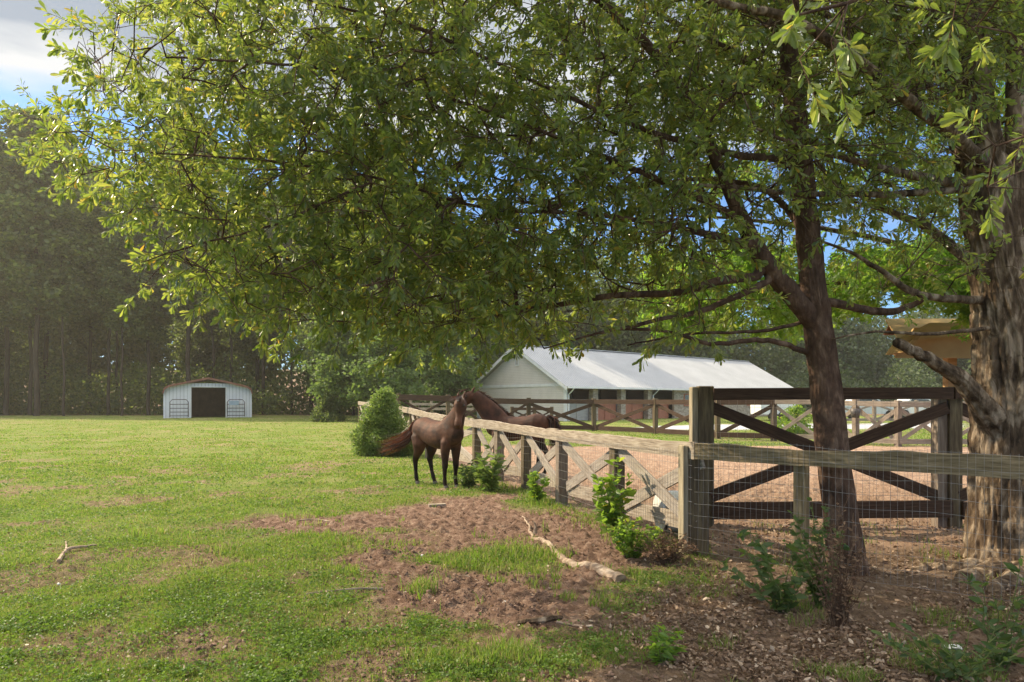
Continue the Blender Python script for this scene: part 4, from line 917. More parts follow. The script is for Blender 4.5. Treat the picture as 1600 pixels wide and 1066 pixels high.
# ------------------------------------------------------------------ tan roofed feeder shelter above the dark fence
KD = 11.0
ks = thing('wooden_kiosk', 'tan timber shelter roof on a post rising above the dark fence', 'shelter', ((1484 - 800) * KD / F, KD, 0))
def kp(px, py, dy=0.0): p = P(px, py, KD); return Vector((p.x - ks.location.x, dy, p.z))
def panel(name, pts, thk, m, parent, dyv):
    V = [tuple(p) for p in pts]; n = len(V); V2 = [(x + dyv[0], y + dyv[1], z + dyv[2]) for x, y, z in V]; mb = MB()
    mb.add(V + V2, [(i, (i + 1) % n, (i + 1) % n + n, i + n) for i in range(n)], [(0, i + 1, i) for i in range(1, n - 1)] + [(n, n + i, n + i + 1) for i in range(1, n - 1)]); return mb.build(name, m, parent)
mb = MB(); mb.box((0, 0, 1.25), (.14, .14, 2.5)); mb.build('post', M['tan_wood'], ks)
M['roof_panel'] = noisemat('roof_panel', [(.3, (.42, .26, .11)), (.7, (.54, .36, .17))], 2, rough=.8, bump=.1)
M['roof_dark'] = noisemat('roof_dark', [(.3, (.20, .08, .04)), (.7, (.3, .13, .07))], 2, (1, 6, 1), rough=.8, bump=.1)
M['soffit'] = noisemat('soffit', [(.3, (.36, .18, .07)), (.7, (.48, .27, .12))], 2, rough=.8, bump=.1)
panel('header_board', [kp(1375, 562, -.45), kp(1560, 563, -.45), kp(1560, 517, -.45), kp(1403, 517, -.45)], 0, M['roof_panel'], ks, (0, .04, 0))
panel('roof_slope', [kp(1366, 540, -.7), kp(1400, 499, .3), kp(1600, 499, .3), kp(1600, 517, -.7), kp(1412, 517, -.7)], 0, M['roof_panel'], ks, (0, .02, .05))
panel('back_board', [kp(1400, 520, .35), kp(1560, 520, .35), kp(1560, 495, .35), kp(1414, 495, .35)], 0, M['roof_dark'], ks, (0, .04, 0))
panel('soffit', [kp(1377, 561, -.44), kp(1560, 562, -.44), kp(1560, 545, .6), kp(1420, 545, .6)], 0, M['soffit'], ks, (0, 0, .03))
panel('barge_board', [kp(1370, 556, -.75), kp(1376, 556, -.75), kp(1396, 531, -.75), kp(1390, 527, -.75)], 0, M['tan_wood'], ks, (0, .5, 0))
mb = MB(); mb.box((.0, -.38, kp(1484, 540).z), (.34, .1, .22)); mb.build('bracket', M['tan_wood'], ks)

# ------------------------------------------------------------------ horses
def horse(name, label, loc, rz, neck, head, tailpts, coat, scale=1.0, step=(0, 0, 0, 0), seed=0, star=True, mane_len=.16, barrel=1.0, nkw=((.17, .28), (.14, .235), (.11, .185), (.09, .145), (.078, .115))):
    o = thing(name, label, 'horse', loc, rz); o.scale = (scale,) * 3
    mb = MB()
    def loft(st, n=20):
        """st: (center, half width, half height, axis)"""
        C = np.array([s_[0] for s_ in st], float); tg = np.gradient(C, axis=0); tg /= np.linalg.norm(tg, axis=1)[:, None]
        V = []; a = np.arange(n) * 2 * math.pi / n
        for i, s_ in enumerate(st):
            sd = np.array(s_[3]) if len(s_) > 3 else np.array([0, 1.0, 0]); sd = sd - tg[i] * np.dot(sd, tg[i]); sd /= np.linalg.norm(sd); up = np.cross(tg[i], sd)
            pw = np.sign(np.cos(a)) * np.abs(np.cos(a)) ** .9
            V.append(C[i] + pw[:, None] * sd * s_[1] + np.sin(a)[:, None] * up * s_[2])
        m_ = len(st); V = np.concatenate(V + [C[:1], C[-1:]]); Q = []; T = []
        for i in range(m_ - 1):
            for k in range(n): Q.append((i * n + k, i * n + (k + 1) % n, (i + 1) * n + (k + 1) % n, (i + 1) * n + k))
        for k in range(n): T.append((m_ * n, (k + 1) % n, k)); T.append((m_ * n + 1, (m_ - 1) * n + k, (m_ - 1) * n + (k + 1) % n))
        mb.add(V, Q, T)
    bb = barrel
    loft([((-.76, 0, 1.08), .06, .07), ((-.71, 0, 1.07), .14, .16), ((-.60, 0, 1.07), .20, .225), ((-.45, 0, 1.075), .235, .25), ((-.28, 0, 1.05), .23 * bb, .235), ((-.08, 0, 1.00), .245 * bb, .25 * bb), ((.12, 0, .985), .25 * bb, .27 * bb), ((.28, 0, .99), .23, .275), ((.40, 0, 1.045), .185, .30), ((.53, 0, 1.04), .17, .27), ((.66, 0, 1.0), .13, .19), ((.73, 0, .98), .08, .11)])
    nk = [np.array(p) for p in neck]
    widths = nkw
    loft([(tuple(p), w_[0], w_[1]) for p, w_ in zip(nk, widths)])
    hd = [np.array(p) for p in head[0]]; hside = head[1]
    hw = [(.07, .07), (.112, .12), (.116, .145), (.092, .118), (.066, .082), (.060, .066), (.072, .072), (.055, .052)]
    n_h = len(hw); ax0, ax1 = hd[0], hd[1]
    st = []
    for k, w_ in enumerate(hw):
        f = k / (n_h - 1); st.append((tuple(ax0 * (1 - f) + ax1 * f), w_[0], w_[1], hside))
    loft(st, 18)
    hdir = (ax1 - ax0) / np.linalg.norm(ax1 - ax0); sd = np.array(hside); sd = sd - hdir * np.dot(sd, hdir); sd /= np.linalg.norm(sd); fw = np.cross(sd, hdir)
    if np.dot(fw, nk[-1] - nk[0]) < 0 and False: fw = -fw
    fw = fw * head[2]
    for s_ in (-1, 1):   # ears
        b0 = ax0 + sd * .05 * s_ - hdir * .02
        mb.tube([b0, b0 - hdir * .06 + sd * .012 * s_ + fw * .01, b0 - hdir * .13 + sd * .01 * s_ + fw * .02], [.028, .03, .006], 8)
    # legs
    def leg(pts, rads): 
        mb.tube(pts, rads, 12)
    for i, s_ in enumerate((-1, 1)):
        dx = step[i]; y = .12 * s_
        leg([(.44, y * .55, 1.08), (.45, y * .95, .86), (.43 + dx * .15, y, .70), (.44 + dx * .45, y * 1.0, .52), (.45 + dx * .6, y, .42), (.445 + dx * .7, y, .36), (.45 + dx * .85, y, .22), (.455 + dx * .95, y, .13), (.48 + dx, y, .075), (.495 + dx, y, .04)],
            [.05, .105, .09, .062, .058, .045, .035, .043, .036, .044])
        dx = step[2 + i]; y = .125 * s_
        leg([(-.50, y * .5, 1.12), (-.49, y * .9, .92), (-.44 + dx * .1, y * 1.05, .78), (-.47 + dx * .25, y * 1.05, .66), (-.55 + dx * .45, y, .56), (-.60 + dx * .55, y, .48), (-.595 + dx * .65, y, .42), (-.58 + dx * .8, y, .25), (-.565 + dx * .95, y, .14), (-.54 + dx, y, .08), (-.525 + dx, y, .04)],
            [.08, .155, .135, .098, .068, .062, .048, .037, .045, .037, .045])
    me = mb.mesh('body'); tmp = bpy.data.objects.new('tmp', me); col.objects.link(tmp)
    rm = tmp.modifiers.new('r', 'REMESH'); rm.mode = 'VOXEL'; rm.voxel_size = .012; sm = tmp.modifiers.new('s', 'SMOOTH'); sm.factor = .7; sm.iterations = 9
    dg = bpy.context.evaluated_depsgraph_get(); me2 = bpy.data.meshes.new_from_object(tmp.evaluated_get(dg)); bpy.data.objects.remove(tmp)
    me2.polygons.foreach_set('use_smooth', np.ones(len(me2.polygons), bool)); me2.name = 'body'
    obj('body', me2, coat, o)
    for i, s_ in enumerate((-1, 1)):
        for (bx, y) in ((.50 + step[i], .12 * s_), (-.52 + step[2 + i], .125 * s_)):
            mb = MB(); mb.tube([(bx - .005, y, .065), (bx + .008, y, .03), (bx + .015, y, 0)], [.040, .048, .055], 12); mb.build('hoof', M['hoof'], o, smooth=False)
    for s_ in (-1, 1):
        c_ = ax0 + hdir * .17 * 1 + sd * .094 * s_ + fw * .055; mb = MB(); a = []
        mb.tube([c_ - hdir * .02, c_ - hdir * .01, c_, c_ + hdir * .01, c_ + hdir * .02], [.005, .020, .024, .020, .005], 10); mb.build('eye', M['eye'], o, smooth=True)
        c_ = ax0 * .06 + ax1 * .94 + sd * .028 * s_ + fw * .045; mb = MB(); mb.tube([c_ - hdir * .016, c_, c_ + hdir * .016], [.003, .011, .003], 8); mb.build('nostril', M['black'], o, smooth=True)
    if star:
        c_ = ax0 + hdir * .09 + fw * .118; mb = MB(); mb.tube([c_ - hdir * .03, c_, c_ + hdir * .035], [.004, .022, .004], 8); mb.build('star', M['star'], o, smooth=True)  # small pale spot on the forehead
    # hair
    r0 = np.random.default_rng(seed)
    def hair(name, roots, dirs, lens, width, m, grav=.5, wob=.25, seg=6):
        mbh = MB(); roots = np.array(roots); n = len(roots); p = roots.copy(); d = unit(np.array(dirs)); rows = []
        wv = unit(np.cross(d, r0.normal(size=(n, 3))))
        for k in range(seg + 1):
            f = k / seg; w_ = width * (1 - f ** 1.5) + .0008; rows.append(np.stack([p - wv * w_, p + wv * w_], 1))
            p = p + d * (np.array(lens) / seg)[:, None]; d = unit(d + np.array([0, 0, -grav / seg]) + r0.normal(size=(n, 3)) * wob / seg)
        V = np.stack(rows, 1).reshape(-1, 3); b_ = np.arange(n)[:, None] * (seg + 1) * 2
        Q = np.concatenate([b_ + np.array([[k * 2, k * 2 + 1, k * 2 + 3, k * 2 + 2]]) for k in range(seg)], 0); mbh.add(V, Q); return mbh.build(name, m, o)
    # mane along the crest
    cr_ = []; dr_ = []
    for _ in range(500):
        f = r0.random() * .97 + .03; k = f * (len(nk) - 1); i = min(int(k), len(nk) - 2); q = nk[i] * (1 - k + i) + nk[i + 1] * (k - i)
        tgt = unit(nk[i + 1] - nk[i]); up = np.cross(tgt, np.array([0, 1.0, 0])); up = up if up[2] > 0 or up[0] < 0 else -up
        if up[2] < 0: up = -up
        hh = np.interp(k, range(5), [w_[1] for w_ in widths]); cr_.append(q + up * (hh - .015)); dr_.append(up * .6 + np.array([0, (1 if seed % 2 else -1) * (.9 + r0.normal() * .3), -.3]) + r0.normal(size=3) * .2)
    hair('mane', cr_, dr_, r0.uniform(mane_len * .5, mane_len * 1.2, 500), .006, M['mane_hair'], 1.0)
    fl = [ax0 - hdir * .035 + fw * .085 + sd * r0.normal() * .022 for _ in range(110)]
    hair('forelock', fl, [hdir * .8 + fw * .75 + sd * r0.normal() * .35 for _ in range(110)], r0.uniform(.12, .26, 110), .006, M['mane_hair'], .2)
    # tail
    tpn = np.array(tailpts, float); n = 620; mbh = MB(); seg = 10
    ff = np.linspace(0, 1, seg + 1); kk = ff * (len(tpn) - 1)
    cx = np.stack([np.interp(kk, range(len(tpn)), tpn[:, c_]) for c_ in range(3)], -1)
    rt = r0.normal(size=(n, 3)) * .018; en = r0.normal(size=(n, 3)) * np.array([.09, .07, .08]); lf = r0.uniform(.55, 1.05, n)
    wv = unit(r0.normal(size=(n, 3))); rows = []
    for k in range(seg + 1):
        fk = ff[k] * lf; kq = fk * (len(tpn) - 1); pos = np.stack([np.interp(kq, range(len(tpn)), tpn[:, c_]) for c_ in range(3)], -1)
        spread_ = (fk ** .8)[:, None]; pos = pos + rt * (1 - ff[k]) + en * spread_ + .012 * np.sin(fk * 9 + np.arange(n))[:, None] * wv
        w_ = .0065 * (1 - ff[k] ** 2) + .0008; rows.append(np.stack([pos - wv * w_, pos + wv * w_], 1))
    V = np.stack(rows, 1).reshape(-1, 3); b_ = np.arange(n)[:, None] * (seg + 1) * 2
    Q = np.concatenate([b_ + np.array([[k * 2, k * 2 + 1, k * 2 + 3, k * 2 + 2]]) for k in range(seg)], 0); mbh.add(V, Q); mbh.build('tail', M['horse_hair'], o)
    return o
# bay horse in front of the fence: body turned about 40 degrees towards the camera
h1 = Vector(((684 - 800) * 13.0 / F, 13.0, 0))
horse('horse', 'dark bay horse standing outside the fence with its tail blown sideways', (h1.x, h1.y, gz1(h1.x, h1.y) - .01), R(-50),
      [(.40, 0, 1.08), (.56, -.0, 1.22), (.67, -.01, 1.37), (.74, -.02, 1.49), (.78, -.03, 1.60)],
      ((( .80, -.03, 1.67), (.96, -.22, 1.17)), (.86, .5, 0), -1),
      [(-.72, 0, 1.24), (-.81, .0, 1.16), (-.84, -.06, 1.0), (-.88, -.2, .85), (-.94, -.40, .76), (-1.00, -.64, .69)], M['horse_coat'], 1.0, (-.05, -.04, 0, .24), 3, mane_len=.26)
# chestnut horse inside the paddock behind the rail
h2 = Vector((.12, 14.75, 0))
horse('horse', 'reddish brown horse inside the fence with arched neck raised behind the other', (h2.x, h2.y, .03), R(180 - 24),
      [(.40, 0, 1.04), (.58, .02, 1.26), (.75, .05, 1.45), (.90, .08, 1.60), (1.02, .1, 1.71)],
      (((1.05, .12, 1.78), (1.26, .34, 1.36)), (-.5, .86, 0), -1),
      [(-.72, 0, 1.25), (-.84, .0, 1.18), (-.88, 0, .95), (-.88, .02, .7), (-.86, .02, .5)], M['chestnut_coat'], 1.0, (.0, .05, -.05, .08), 4, star=False, nkw=((.18, .29), (.15, .26), (.12, .22), (.10, .18), (.085, .14)))

# ------------------------------------------------------------------ bushes and weeds
def leafy_clump(name, label, cat, base, rx, ry, h, nst, per, lsize, lm, sm_, seed, lean=(0, 0), shape='lance', width=.45, bare_low=.1, stem_r=.006, twist=.5, flat=False):
    global rng
    r0 = np.random.default_rng(seed); keep = rng; rng = r0
    o = thing(name, label, cat, tuple(base)); ms = MB(); tp = []; tdv = []
    for i in range(nst):
        a = r0.uniform(0, 6.28); q = math.sqrt(r0.random()); ex = math.cos(a) * q * rx + lean[0]; ey = math.sin(a) * q * ry + lean[1]; hh = h * (1 - .45 * q ** 2) * r0.uniform(.75, 1.1)
        sx, sy = ex * .15, ey * .15; n = 8; pts_ = []
        for k in range(n):
            f = k / (n - 1); pts_.append((sx + (ex - sx) * f ** 1.4 + r0.normal() * .01, sy + (ey - sy) * f ** 1.4 + r0.normal() * .01, hh * f))
        ms.tube(pts_, np.linspace(stem_r, stem_r * .3, n), 4, False)
        pa = np.array(pts_); kk = r0.uniform(bare_low, 1, per) * (n - 1); pos = np.stack([np.interp(kk, range(n), pa[:, c_]) for c_ in range(3)], -1)
        tp.append(pos)
        da = r0.uniform(0, 6.28, per); tdv.append(np.stack([np.cos(da), np.sin(da), r0.uniform(-.3, .9, per)], -1))
    ms.build('stems', sm_, o); tp = np.concatenate(tp); tdv = unit(np.concatenate(tdv))
    V, Q = leaves_mesh_data(tp, tdv, lsize * r0.uniform(.5, 1.2, len(tp)), width, .2, .25, shape); mb = MB(); mb.add(V, Q); mb.build('foliage', lm, o)
    rng = keep; return o
def bush(name, label, base, rx, ry, h, nclump, per, lsize, lm, seed):
    r0 = np.random.default_rng(seed); o = thing(name, label, 'bush', tuple(base)); s = Skeleton()
    s.limb([(Vector((0, 0, -.05)), .03), (Vector((0, 0, .2)), .025), (Vector((0, 0, h * .5)), .012)], sub=4, wob=.01)
    C = []
    while len(C) < nclump:
        a = r0.uniform(0, 6.28); z = r0.random() ** 1.5; pr_ = (1 - z) ** .5 * (.78 + .12 * math.sin(z * 14 + a)) * (.6 + .75 * float(vn(a * 1.4, z * 3, 0, seed)))
        q = r0.random() ** .4 * pr_; C.append((math.cos(a) * q * rx, math.sin(a) * q * ry, .05 + z * h))
    C = np.array(C); tips = np.array(s.grow(C, .15, .05)); s.finish(tips, .002); mb = MB(); s.mesh_data(mb); mb.build('stems', M['forest_bark'], o)
    n = len(C) * per; cc = np.repeat(C, per, 0) + r0.normal(size=(n, 3)) * .07
    V, Q = leaves_mesh_data(cc, unit(r0.normal(size=(n, 3)) + np.array([0, 0, .2])), lsize * r0.uniform(.5, 1.3, n), .5, .2, .1, 'x'); mb = MB(); mb.add(V, Q); mb.build('foliage', lm, o); return o
gb = G(600, 712); bush('bush', 'bushy pale green shrub at the fence left of the horses', gb, 1.05, .9, 1.75, 1000, 44, .06, M['bush_leaf'], 7)
gb2 = G(592, 700); leafy_clump('sapling', 'tall loose topped sapling growing out of the shrub by the fence', 'sapling', (gb2.x + .35, gb2.y, gb2.z), .28, .28, 2.15, 30, 46, .07, M['bush_leaf'], M['green_stem'], 8, bare_low=.45)
bush('bush', 'grey green shrub in the shade at the far field corner', (-12.2, 45, .3), 1.5, 1.2, 1.5, 160, 30, .13, M['forest_leaf'], 17)
ly = [('weed_plant', 'bright leafy pokeweed stalk leaning on the fence, tallest by the rail', (955, 838), .26, .26, .95, 9, 30, .13, 'weed_leaf', 21, (0, 0), .5),
      ('weed_plant', 'yellow tinged leafy weed at the fence foot beyond the tall stalk', (838, 786), .2, .2, .62, 8, 26, .12, 'weed_leaf', 22, (0, 0), .5),
      ('weed_plant', 'dense tall weeds beside the bay horse front legs', (766, 768), .34, .3, .85, 22, 22, .14, 'bush_leaf', 23, (0, 0), .36),
      ('weed_plant', 'low grey green weeds under the rail behind the horse legs', (730, 762), .4, .3, .5, 24, 20, .09, 'dark_weed_leaf', 24, (0, 0), .4),
      ('bramble', 'tangled bramble with small leaves at the foot of the tall stalk', (985, 872), .42, .3, .45, 30, 34, .055, 'weed_leaf', 25, (0, 0), .6),
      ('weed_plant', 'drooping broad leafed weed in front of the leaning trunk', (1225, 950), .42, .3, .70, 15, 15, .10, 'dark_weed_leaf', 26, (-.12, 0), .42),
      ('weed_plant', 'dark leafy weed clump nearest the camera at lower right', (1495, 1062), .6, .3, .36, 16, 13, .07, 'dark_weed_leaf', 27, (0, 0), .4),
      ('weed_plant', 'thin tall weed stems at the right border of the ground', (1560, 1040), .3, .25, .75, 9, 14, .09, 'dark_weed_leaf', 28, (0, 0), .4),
      ('weed_plant', 'small leafy weed on bare ground left of the dry stalks', (1035, 1030), .16, .14, .25, 12, 14, .08, 'weed_leaf', 29, (0, 0), .3),
      ('weed_plant', 'vine leaves climbing the foot of the leaning trunk', (1285, 945), .28, .2, .95, 20, 30, .06, 'dark_weed_leaf', 30, (0, 0), .55)]
for (nme, lab, gpx, rx, ry, h, ns, per, ls, lm, sd, lean, wd) in ly:
    g = G(*gpx); leafy_clump(nme, lab, 'weed', (g.x, g.y, gz1(g.x, g.y) - .01), rx, ry, h, ns, per, ls, M[lm], M['green_stem'], sd, lean, width=wd, bare_low=.12)
g = G(1310, 975); leafy_clump('dry_stalks', 'dead brown upright weed stalks in front of the leaning trunk', 'weed', (g.x, g.y, gz1(g.x, g.y)), .3, .22, .9, 46, 16, .045, M['dry_stem'], M['dry_stem'], 41, width=.4, stem_r=.004)
g = G(1040, 880); leafy_clump('root_clump', 'reddish brown tangle of dead roots left of the big mossy post', 'roots', (g.x, g.y, gz1(g.x, g.y)), .34, .25, .34, 90, 10, .05, M['dry_stem'], M['dry_stem'], 42, width=.3, stem_r=.004, bare_low=0)

# ------------------------------------------------------------------ grass, litter, clods, sticks
def blades(n, xr, yr, hgt, wid, seed, dens, lean=.5, name='grass', mt_=None, label='', bend=True):
    r0 = np.random.default_rng(seed); acc = []
    # sample with density ~ 1/y^2 towards the camera
    inv = r0.uniform(1 / yr[1], 1 / yr[0], n * 3); y = 1 / inv; px = r0.uniform(xr[0], xr[1], n * 3); x = (px - 800) * y / F
    mk_ = masks(x, y); keep = r0.random(len(x)) < dens(x, y, mk_); x, y = x[keep][:n], y[keep][:n]; mk2 = tuple(q[keep][:n] for q in mk_)
    z = hfull(x, y, mk2); n = len(x); tall = .55 + .9 * vn(x * 2.1, y * 2.1, 0, 71) ** 1.5 * 1.3
    h = hgt * r0.uniform(.5, 1.3, n) * tall; a = r0.uniform(0, 6.28, n); w_ = wid * r0.uniform(.7, 1.3, n) * np.clip(y / 6, .8, 4)
    s_ = np.stack([np.cos(a), np.sin(a), 0 * a], -1); b_ = r0.uniform(0, 6.28, n); ln = np.stack([np.cos(b_), np.sin(b_), 0 * b_], -1) * (h * lean * r0.random(n))[:, None]
    p = np.stack([x, y, z - .004], -1); mid = p + ln * .35 + np.array([0, 0, 1]) * (h * .6)[:, None]; tip = p + ln + np.array([0, 0, 1]) * h[:, None]
    w3 = w_[:, None]; V = np.stack([p - s_ * w3, p + s_ * w3, mid + s_ * w3 * .7, mid - s_ * w3 * .7, tip], 1).reshape(-1, 3)
    k = np.arange(n)[:, None] * 5; me = new_mesh(name, V, k + np.array([[0, 1, 2, 3]]), k + np.array([[3, 2, 4]]))
    return obj(name, me, mt_ or M['grass'], label=label, cat='grass', kind='stuff')
def d_grass(x, y, mk_):
    b = mk_[0]; pt = fbm(x * 1.6, y * 1.6, 0, 61, 3)
    return np.clip((1 - b) ** 1.5 * (.25 + 1.1 * sstep(.38, .62, pt)), 0, 1) * (mk_[3] < .3)
blades(260000, (-60, 1130), (3.6, 17), .030, .0030, 81, d_grass, .9, label='short green pasture grass in the near field')
blades(110000, (-40, 1640), (14, 58), .035, .005, 82, d_grass, .8, label='green pasture grass across the far field')
def d_tuft(x, y, mk_):
    s_ = poly_sd(x, y, PATCH); f = np.array(FENCE); dd = np.full(x.shape, 9.0)
    for i in range(1, 7):
        ax, ay = f[i]; bx, by = f[i + 1]; ex, ey = bx - ax, by - ay; t_ = np.clip(((x - ax) * ex + (y - ay) * ey) / (ex * ex + ey * ey), 0, 1)
        d_ = np.hypot(x - ax - t_ * ex, y - ay - t_ * ey); dd = np.minimum(dd, np.where(x < ax + t_ * ex, d_, 9))
    tuf = sstep(.66, .74, fbm(x * 2.6, y * 2.6, 0, 91, 3)) * (1 - mk_[1]) * (1 - mk_[2])
    return np.clip(sstep(.12, -.3, s_ + (fbm(x * 5, y * 5, 0, 33, 3) - .5) * .8) * .7 + sstep(.5, .15, dd) * sstep(8.2, 9.3, y) + tuf * .5, 0, 1)
blades(60000, (200, 1130), (3.8, 17), .078, .0038, 83, d_tuft, .8, name='grass_tufts', label='longer green grass tufts in the dirt and along the fence foot')
blades(9000, (900, 1640), (3.7, 9), .07, .0034, 87, lambda x, y, m_: m_[1] * sstep(.56, .7, fbm(x * 2.2, y * 2.2, 0, 93, 3)) * (y < 30), .9, name='shade_grass', label='thin scattered grass blades in the shaded leaf litter')
# leaf litter
def litter(n, seed, dens, xr, yr, size, name, label):
    r0 = np.random.default_rng(seed); inv = r0.uniform(1 / yr[1], 1 / yr[0], n * 4); y = 1 / inv; x = (r0.uniform(*xr, n * 4) - 800) * y / F
    mk_ = masks(x, y); kp_ = r0.random(len(x)) < dens(x, y, mk_); x, y = x[kp_][:n], y[kp_][:n]; z = hfull(x, y, tuple(q[kp_][:n] for q in mk_)); n = len(x)
    dv = unit(r0.normal(size=(n, 3)) * np.array([1, 1, .28])); V, Q = leaves_mesh_data(np.stack([x, y, z + .008 + r0.random(n) * .015], -1), dv, size * (.3 + 1.5 * r0.random(n) ** 2.2), .46, r0.uniform(-.5, .9), .0, 'x')
    return obj(name, new_mesh(name, V, Q), M['dry_leaf'], label=label, cat='leaf litter', kind='stuff')
litter(34000, 84, lambda x, y, m_: m_[1] * np.clip(.12 + 1.1 * sstep(.42, .62, fbm(x * 1.7, y * 1.7, 0, 95, 4)), 0, 1), (780, 1680), (3.6, 10.5), .031, 'leaf_litter', 'brown dead leaves covering the ground under the trees')
litter(9000, 85, lambda x, y, m_: (1 - m_[1]) * (1 - m_[2]) * .5, (0, 1100), (3.8, 12), .022, 'scattered_leaves', 'dry leaf bits scattered over grass and dirt')
M['clover'] = leafmat('clover', [(0, (.06, .11, .02)), (1, (.14, .21, .04))], [(0, (.16, .3, .03)), (1, (.3, .45, .05))], .35, .5, .3)
def clover(n, seed):
    r0 = np.random.default_rng(seed); y = 1 / r0.uniform(1 / 18, 1 / 3.7, n * 6); x = (r0.uniform(-40, 1120, n * 6) - 800) * y / F; mk_ = masks(x, y)
    kp_ = r0.random(len(x)) < (1 - mk_[0]) * (.12 + .6 * sstep(.47, .66, fbm(x * 2.9, y * 2.9, 0, 121, 4))); x, y = x[kp_][:n], y[kp_][:n]; z = hfull(x, y, tuple(q[kp_][:n] for q in mk_)); n = len(x)
    dv = unit(r0.normal(size=(n, 3)) * np.array([1, 1, .25]) + np.array([0, 0, .15])); V, Q = leaves_mesh_data(np.stack([x, y, z + .012 + r0.random(n) * .03], -1), dv, (.012 + .016 * r0.random(n)) * np.clip(y / 7, 1, 2.2), .6, .15, .0, 'x')
    return obj('clover', new_mesh('clover', V, Q), M['clover'], label='low broad leaved weeds and clover mixed into the lawn', cat='ground cover', kind='stuff')
clover(42000, 123)
# clods
def clods(n, seed):
    r0 = np.random.default_rng(seed); y = 1 / r0.uniform(1 / 20, 1 / 3.9, n * 8); x = (r0.uniform(250, 1500, n * 8) - 800) * y / F; mk_ = masks(x, y)
    kp_ = r0.random(len(x)) < mk_[0] * (.6 - .5 * mk_[1]) * sstep(.4, .62, fbm(x * 1.5, y * 1.5, 0, 99, 3)); x, y = x[kp_][:n], y[kp_][:n]; z = hfull(x, y, tuple(q[kp_][:n] for q in mk_)); n = len(x)
    ico = np.array([(0, 0, 1), (.9, 0, .2), (.3, .85, .3), (-.7, .5, .25), (-.7, -.5, .2), (.3, -.85, .3), (.5, .4, .8), (-.4, .1, .85), (0, -.5, .8)]); T0 = [(1, 2, 6), (2, 3, 7), (3, 4, 7), (4, 5, 8), (5, 1, 8), (1, 6, 8), (6, 2, 7), (6, 7, 0), (7, 8, 0), (8, 6, 0), (7, 4, 8)]
    s_ = .006 + .018 * r0.random(n) ** 3; a = r0.uniform(0, 6.28, n); ca, sa = np.cos(a)[:, None], np.sin(a)[:, None]
    v = ico[None] * (s_[:, None, None]) * r0.uniform(.6, 1.4, (n, 9, 1)); vx = v[..., 0] * ca - v[..., 1] * sa; vy = v[..., 0] * sa + v[..., 1] * ca
    V = np.stack([vx + x[:, None], vy + y[:, None], v[..., 2] * .8 + z[:, None] - s_[:, None] * .2], -1).reshape(-1, 3); T = (np.arange(n)[:, None, None] * 9 + np.array(T0)[None]).reshape(-1, 3)
    M['clod'] = noisemat('clod', [(.3, (.09, .054, .038)), (.5, (.16, .10, .072)), (.7, (.28, .185, .135))], 5, rough=.95, bump=0)
    return obj('dirt_clods', new_mesh('dirt_clods', V, None, T, True), M['clod'], label='crumbly reddish clods over the bare dirt', cat='dirt', kind='stuff')
clods(10000, 86)
def stick(name, label, cat, px, rads, m, n=10, z=.01, bumpy=.15, sub=6, gap=0):
    pts_ = [G(*p) for p in px]; o = thing(name, label, cat, (pts_[0].x, pts_[0].y, 0)); s = Skeleton()
    pp = [(Vector((q.x, q.y, gz1(q.x, q.y) + z + r_ * .6)), r_) for q, r_ in zip(pts_, rads)]; ids = s.limb(pp, sub=sub, wob=rads[0] * .15)
    s.P = np.array(s.p) - np.array(o.location); mb = MB(); r0 = np.random.default_rng(len(px))
    p_, r_, s_ = dense(s.P[ids], np.array(s.fix)[ids], .03)
    mb.tube(p_, r_, n, True, lambda i, a: 1 + bumpy * (vn(np.cos(a) * 2, np.sin(a) * 2, s_[i] * 12, 4) - .5) * 2); mb.build('wood', m, o, smooth=False); return o
lg = stick('fallen_branch', 'long pale barked fallen branch tapering to a thin upturned tip on the dirt', 'branch', [(969, 908), (930, 893), (893, 884), (870, 866), (852, 850), (834, 840), (826, 824), (816, 808)], [.052, .047, .037, .031, .027, .020, .011, .006], M['log_bark'], 16)
mb = MB(); q = G(836, 840) - lg.location; mb.tube([(q.x, q.y, .05), (q.x + .01, q.y, .13), (q.x - .02, q.y + .01, .19)], [.03, .02, .004], 6); mb.build('broken_knot', M['log_bark'], lg)
stick('twig', 'forked bare twig lying on the left lawn', 'twig', [(92, 880), (104, 862), (128, 858), (152, 853)], [.022, .018, .014, .008], M['log_bark'], 6, .02)
stick('twig', 'short upright spur beside the forked twig on the left lawn', 'twig', [(104, 863), (103, 848)], [.012, .006], M['log_bark'], 6, .03)
stick('twig', 'long dark stick half buried in the grass below the middle', 'twig', [(455, 938), (500, 928), (560, 925), (600, 922)], [.007, .009, .010, .013], M['grey_wood'], 6, -.002)
stick('twig', 'pale straight stick on the bare streak at middle left', 'twig', [(452, 814), (490, 813), (521, 816)], [.012, .013, .012], M['log_bark'], 6)
stick('twig', 'dark log end lying in the shade at the bottom centre', 'twig', [(808, 975), (850, 972), (880, 966)], [.018, .026, .014], M['bark'], 6)
stick('twig', 'thin pale stick in the shade near the bottom centre', 'twig', [(870, 978), (900, 977), (930, 981)], [.012, .01, .008], M['log_bark'], 6)
stick('twig', 'thin stick between the dirt clods beside the grass patch', 'twig', [(702, 904), (725, 903), (745, 905)], [.006, .007, .005], M['log_bark'], 5)
stick('twig', 'slanting twig in the leaf litter in front of the dry stalks', 'twig', [(1296, 1010), (1312, 1002), (1324, 990)], [.008, .012, .014], M['bark'], 6)
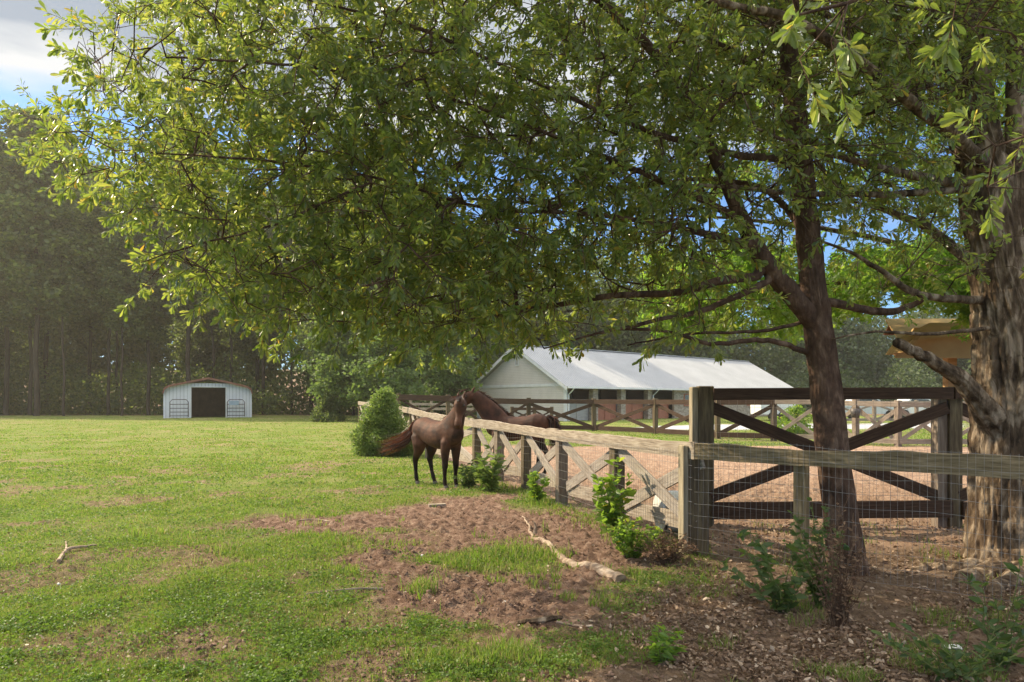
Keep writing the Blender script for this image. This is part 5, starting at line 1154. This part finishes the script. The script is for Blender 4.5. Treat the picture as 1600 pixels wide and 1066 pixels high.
for k, (lab, px_, rads_) in enumerate([('mossy root running from the thick trunk towards the left', [(1560, 888), (1500, 884), (1450, 882), (1395, 886)], [.13, .075, .05, .02]),
                         ('short root knuckle under the thick trunk', [(1570, 890), (1515, 898), (1470, 912)], [.13, .08, .03]),
                         ('root reaching forward from the thick trunk', [(1600, 893), (1566, 912), (1530, 938)], [.13, .08, .03])]):
    stick('tree_root', lab, 'root', px_, rads_, M['bark'], 14, -.055, .18)
g = G(683, 791); mb = MB(); mb.box((0, 0, .02), (.26, .09, .035), .3); mb.build('board_scrap', M['pale_wood'], None, label='small pale board scrap on the dirt below the horse', cat='board').location = (g.x, g.y, gz1(g.x, g.y))
# crumpled plastic scrap
g = G(1490, 1020); mb = MB(); n = 9; uu, vv = np.meshgrid(np.linspace(-.5, .5, n), np.linspace(-.5, .5, n)); zz = .05 * vn(uu * 7, vv * 7, 0, 5) + .05 * np.abs(vv)
V = np.stack([uu * .11 + .03 * vv, vv * .07, zz * .7], -1).reshape(-1, 3); i0 = np.arange(n - 1)[:, None] * n + np.arange(n - 1)[None]; mb.add(V, np.stack([i0, i0 + 1, i0 + n + 1, i0 + n], -1).reshape(-1, 4))
mb.build('plastic_scrap', M['white_plastic'], None, smooth=False, label='crumpled white plastic scrap in the leaf litter at lower right', cat='litter').location = (g.x, g.y, gz1(g.x, g.y) + .02)
for k, (px, py, lab) in enumerate([(789, 943, 'small white stone on the dirt clods at the centre'), (660, 870, 'pale pebble on the dirt left of the grass patch'), (92, 909, 'white stone lying in the left lawn')]):
    g = G(px, py); mb = MB(); mb.tube([(-.018, 0, .01), (-.009, .004, .013), (.006, -.004, .014), (.018, 0, .01)], [.004, .012, .011, .004], 7); mb.build('stone', M['white_plastic'], None, label=lab, cat='stone').location = (g.x, g.y, gz1(g.x, g.y) + .01)
# barrel lying behind the fence
b0 = P(1044, 778, 8.3); br = thing('plastic_barrel', 'white plastic barrel lying on its side behind the fence by the mossy post', 'barrel', (b0.x, b0.y, .27))
mb = MB(); yy = [-.0, .02, .05, .2, .36, .39, .41]; rr0 = [.22, .235, .24, .25, .24, .235, .2]
mb.tube([(x_ - .12, .1 * x_, 0) for x_ in yy], rr0, 28); mb.build('body', M['white_plastic'], br, smooth=True)
mb = MB(); mb.tube([(-.09, -.004, 0), (-.06, -.002, 0)], .246, 28); mb.build('hoop', M['black'], br, smooth=True)
bk = thing('feed_bucket', 'dark bucket hung on the grey post right of the leaning trunk', 'bucket', (*at_px(1333, 23.8), 1.05)); mb = MB(); mb.tube([(0, -.15, 0), (0, -.15, .15), (0, -.15, .32)], [.13, .15, .17], 14); mb.build('body', M['dark_metal'], bk, smooth=True)
mb = MB(); mb.tube([(-.16, -.15, .32), (-.08, -.15, .44), (0, -.15, .47), (.08, -.15, .44), (.16, -.15, .32)], .008, 5); mb.build('handle', M['wire'], bk)
g = G(1228, 676); bush('bush', 'bright green weedy bush beyond the arena seen under the dark rail', (*at_px(1243, 30), .2), 1.4, .9, 1.1, 150, 26, .10, M['weed_leaf'], 57)

# ------------------------------------------------------------------ haze
if HAZE > 0:
    mb = MB(); mb.box((0, 72, 19), (400, 260, 42)); m, t = mat('haze'); v = nd(t, 'ShaderNodeVolumePrincipled'); v.inputs['Color'].default_value = (1, .93, .80, 1); v.inputs['Density'].default_value = HAZE; v.inputs['Anisotropy'].default_value = .5
    o_ = nd(t, 'ShaderNodeOutputMaterial'); t.links.new(v.outputs[0], o_.inputs['Volume'])
    hz = mb.build('haze', m, None, label='pale sunlit haze hanging over the whole paddock', cat='haze', kind='stuff')
    hz.display_type = 'WIRE'
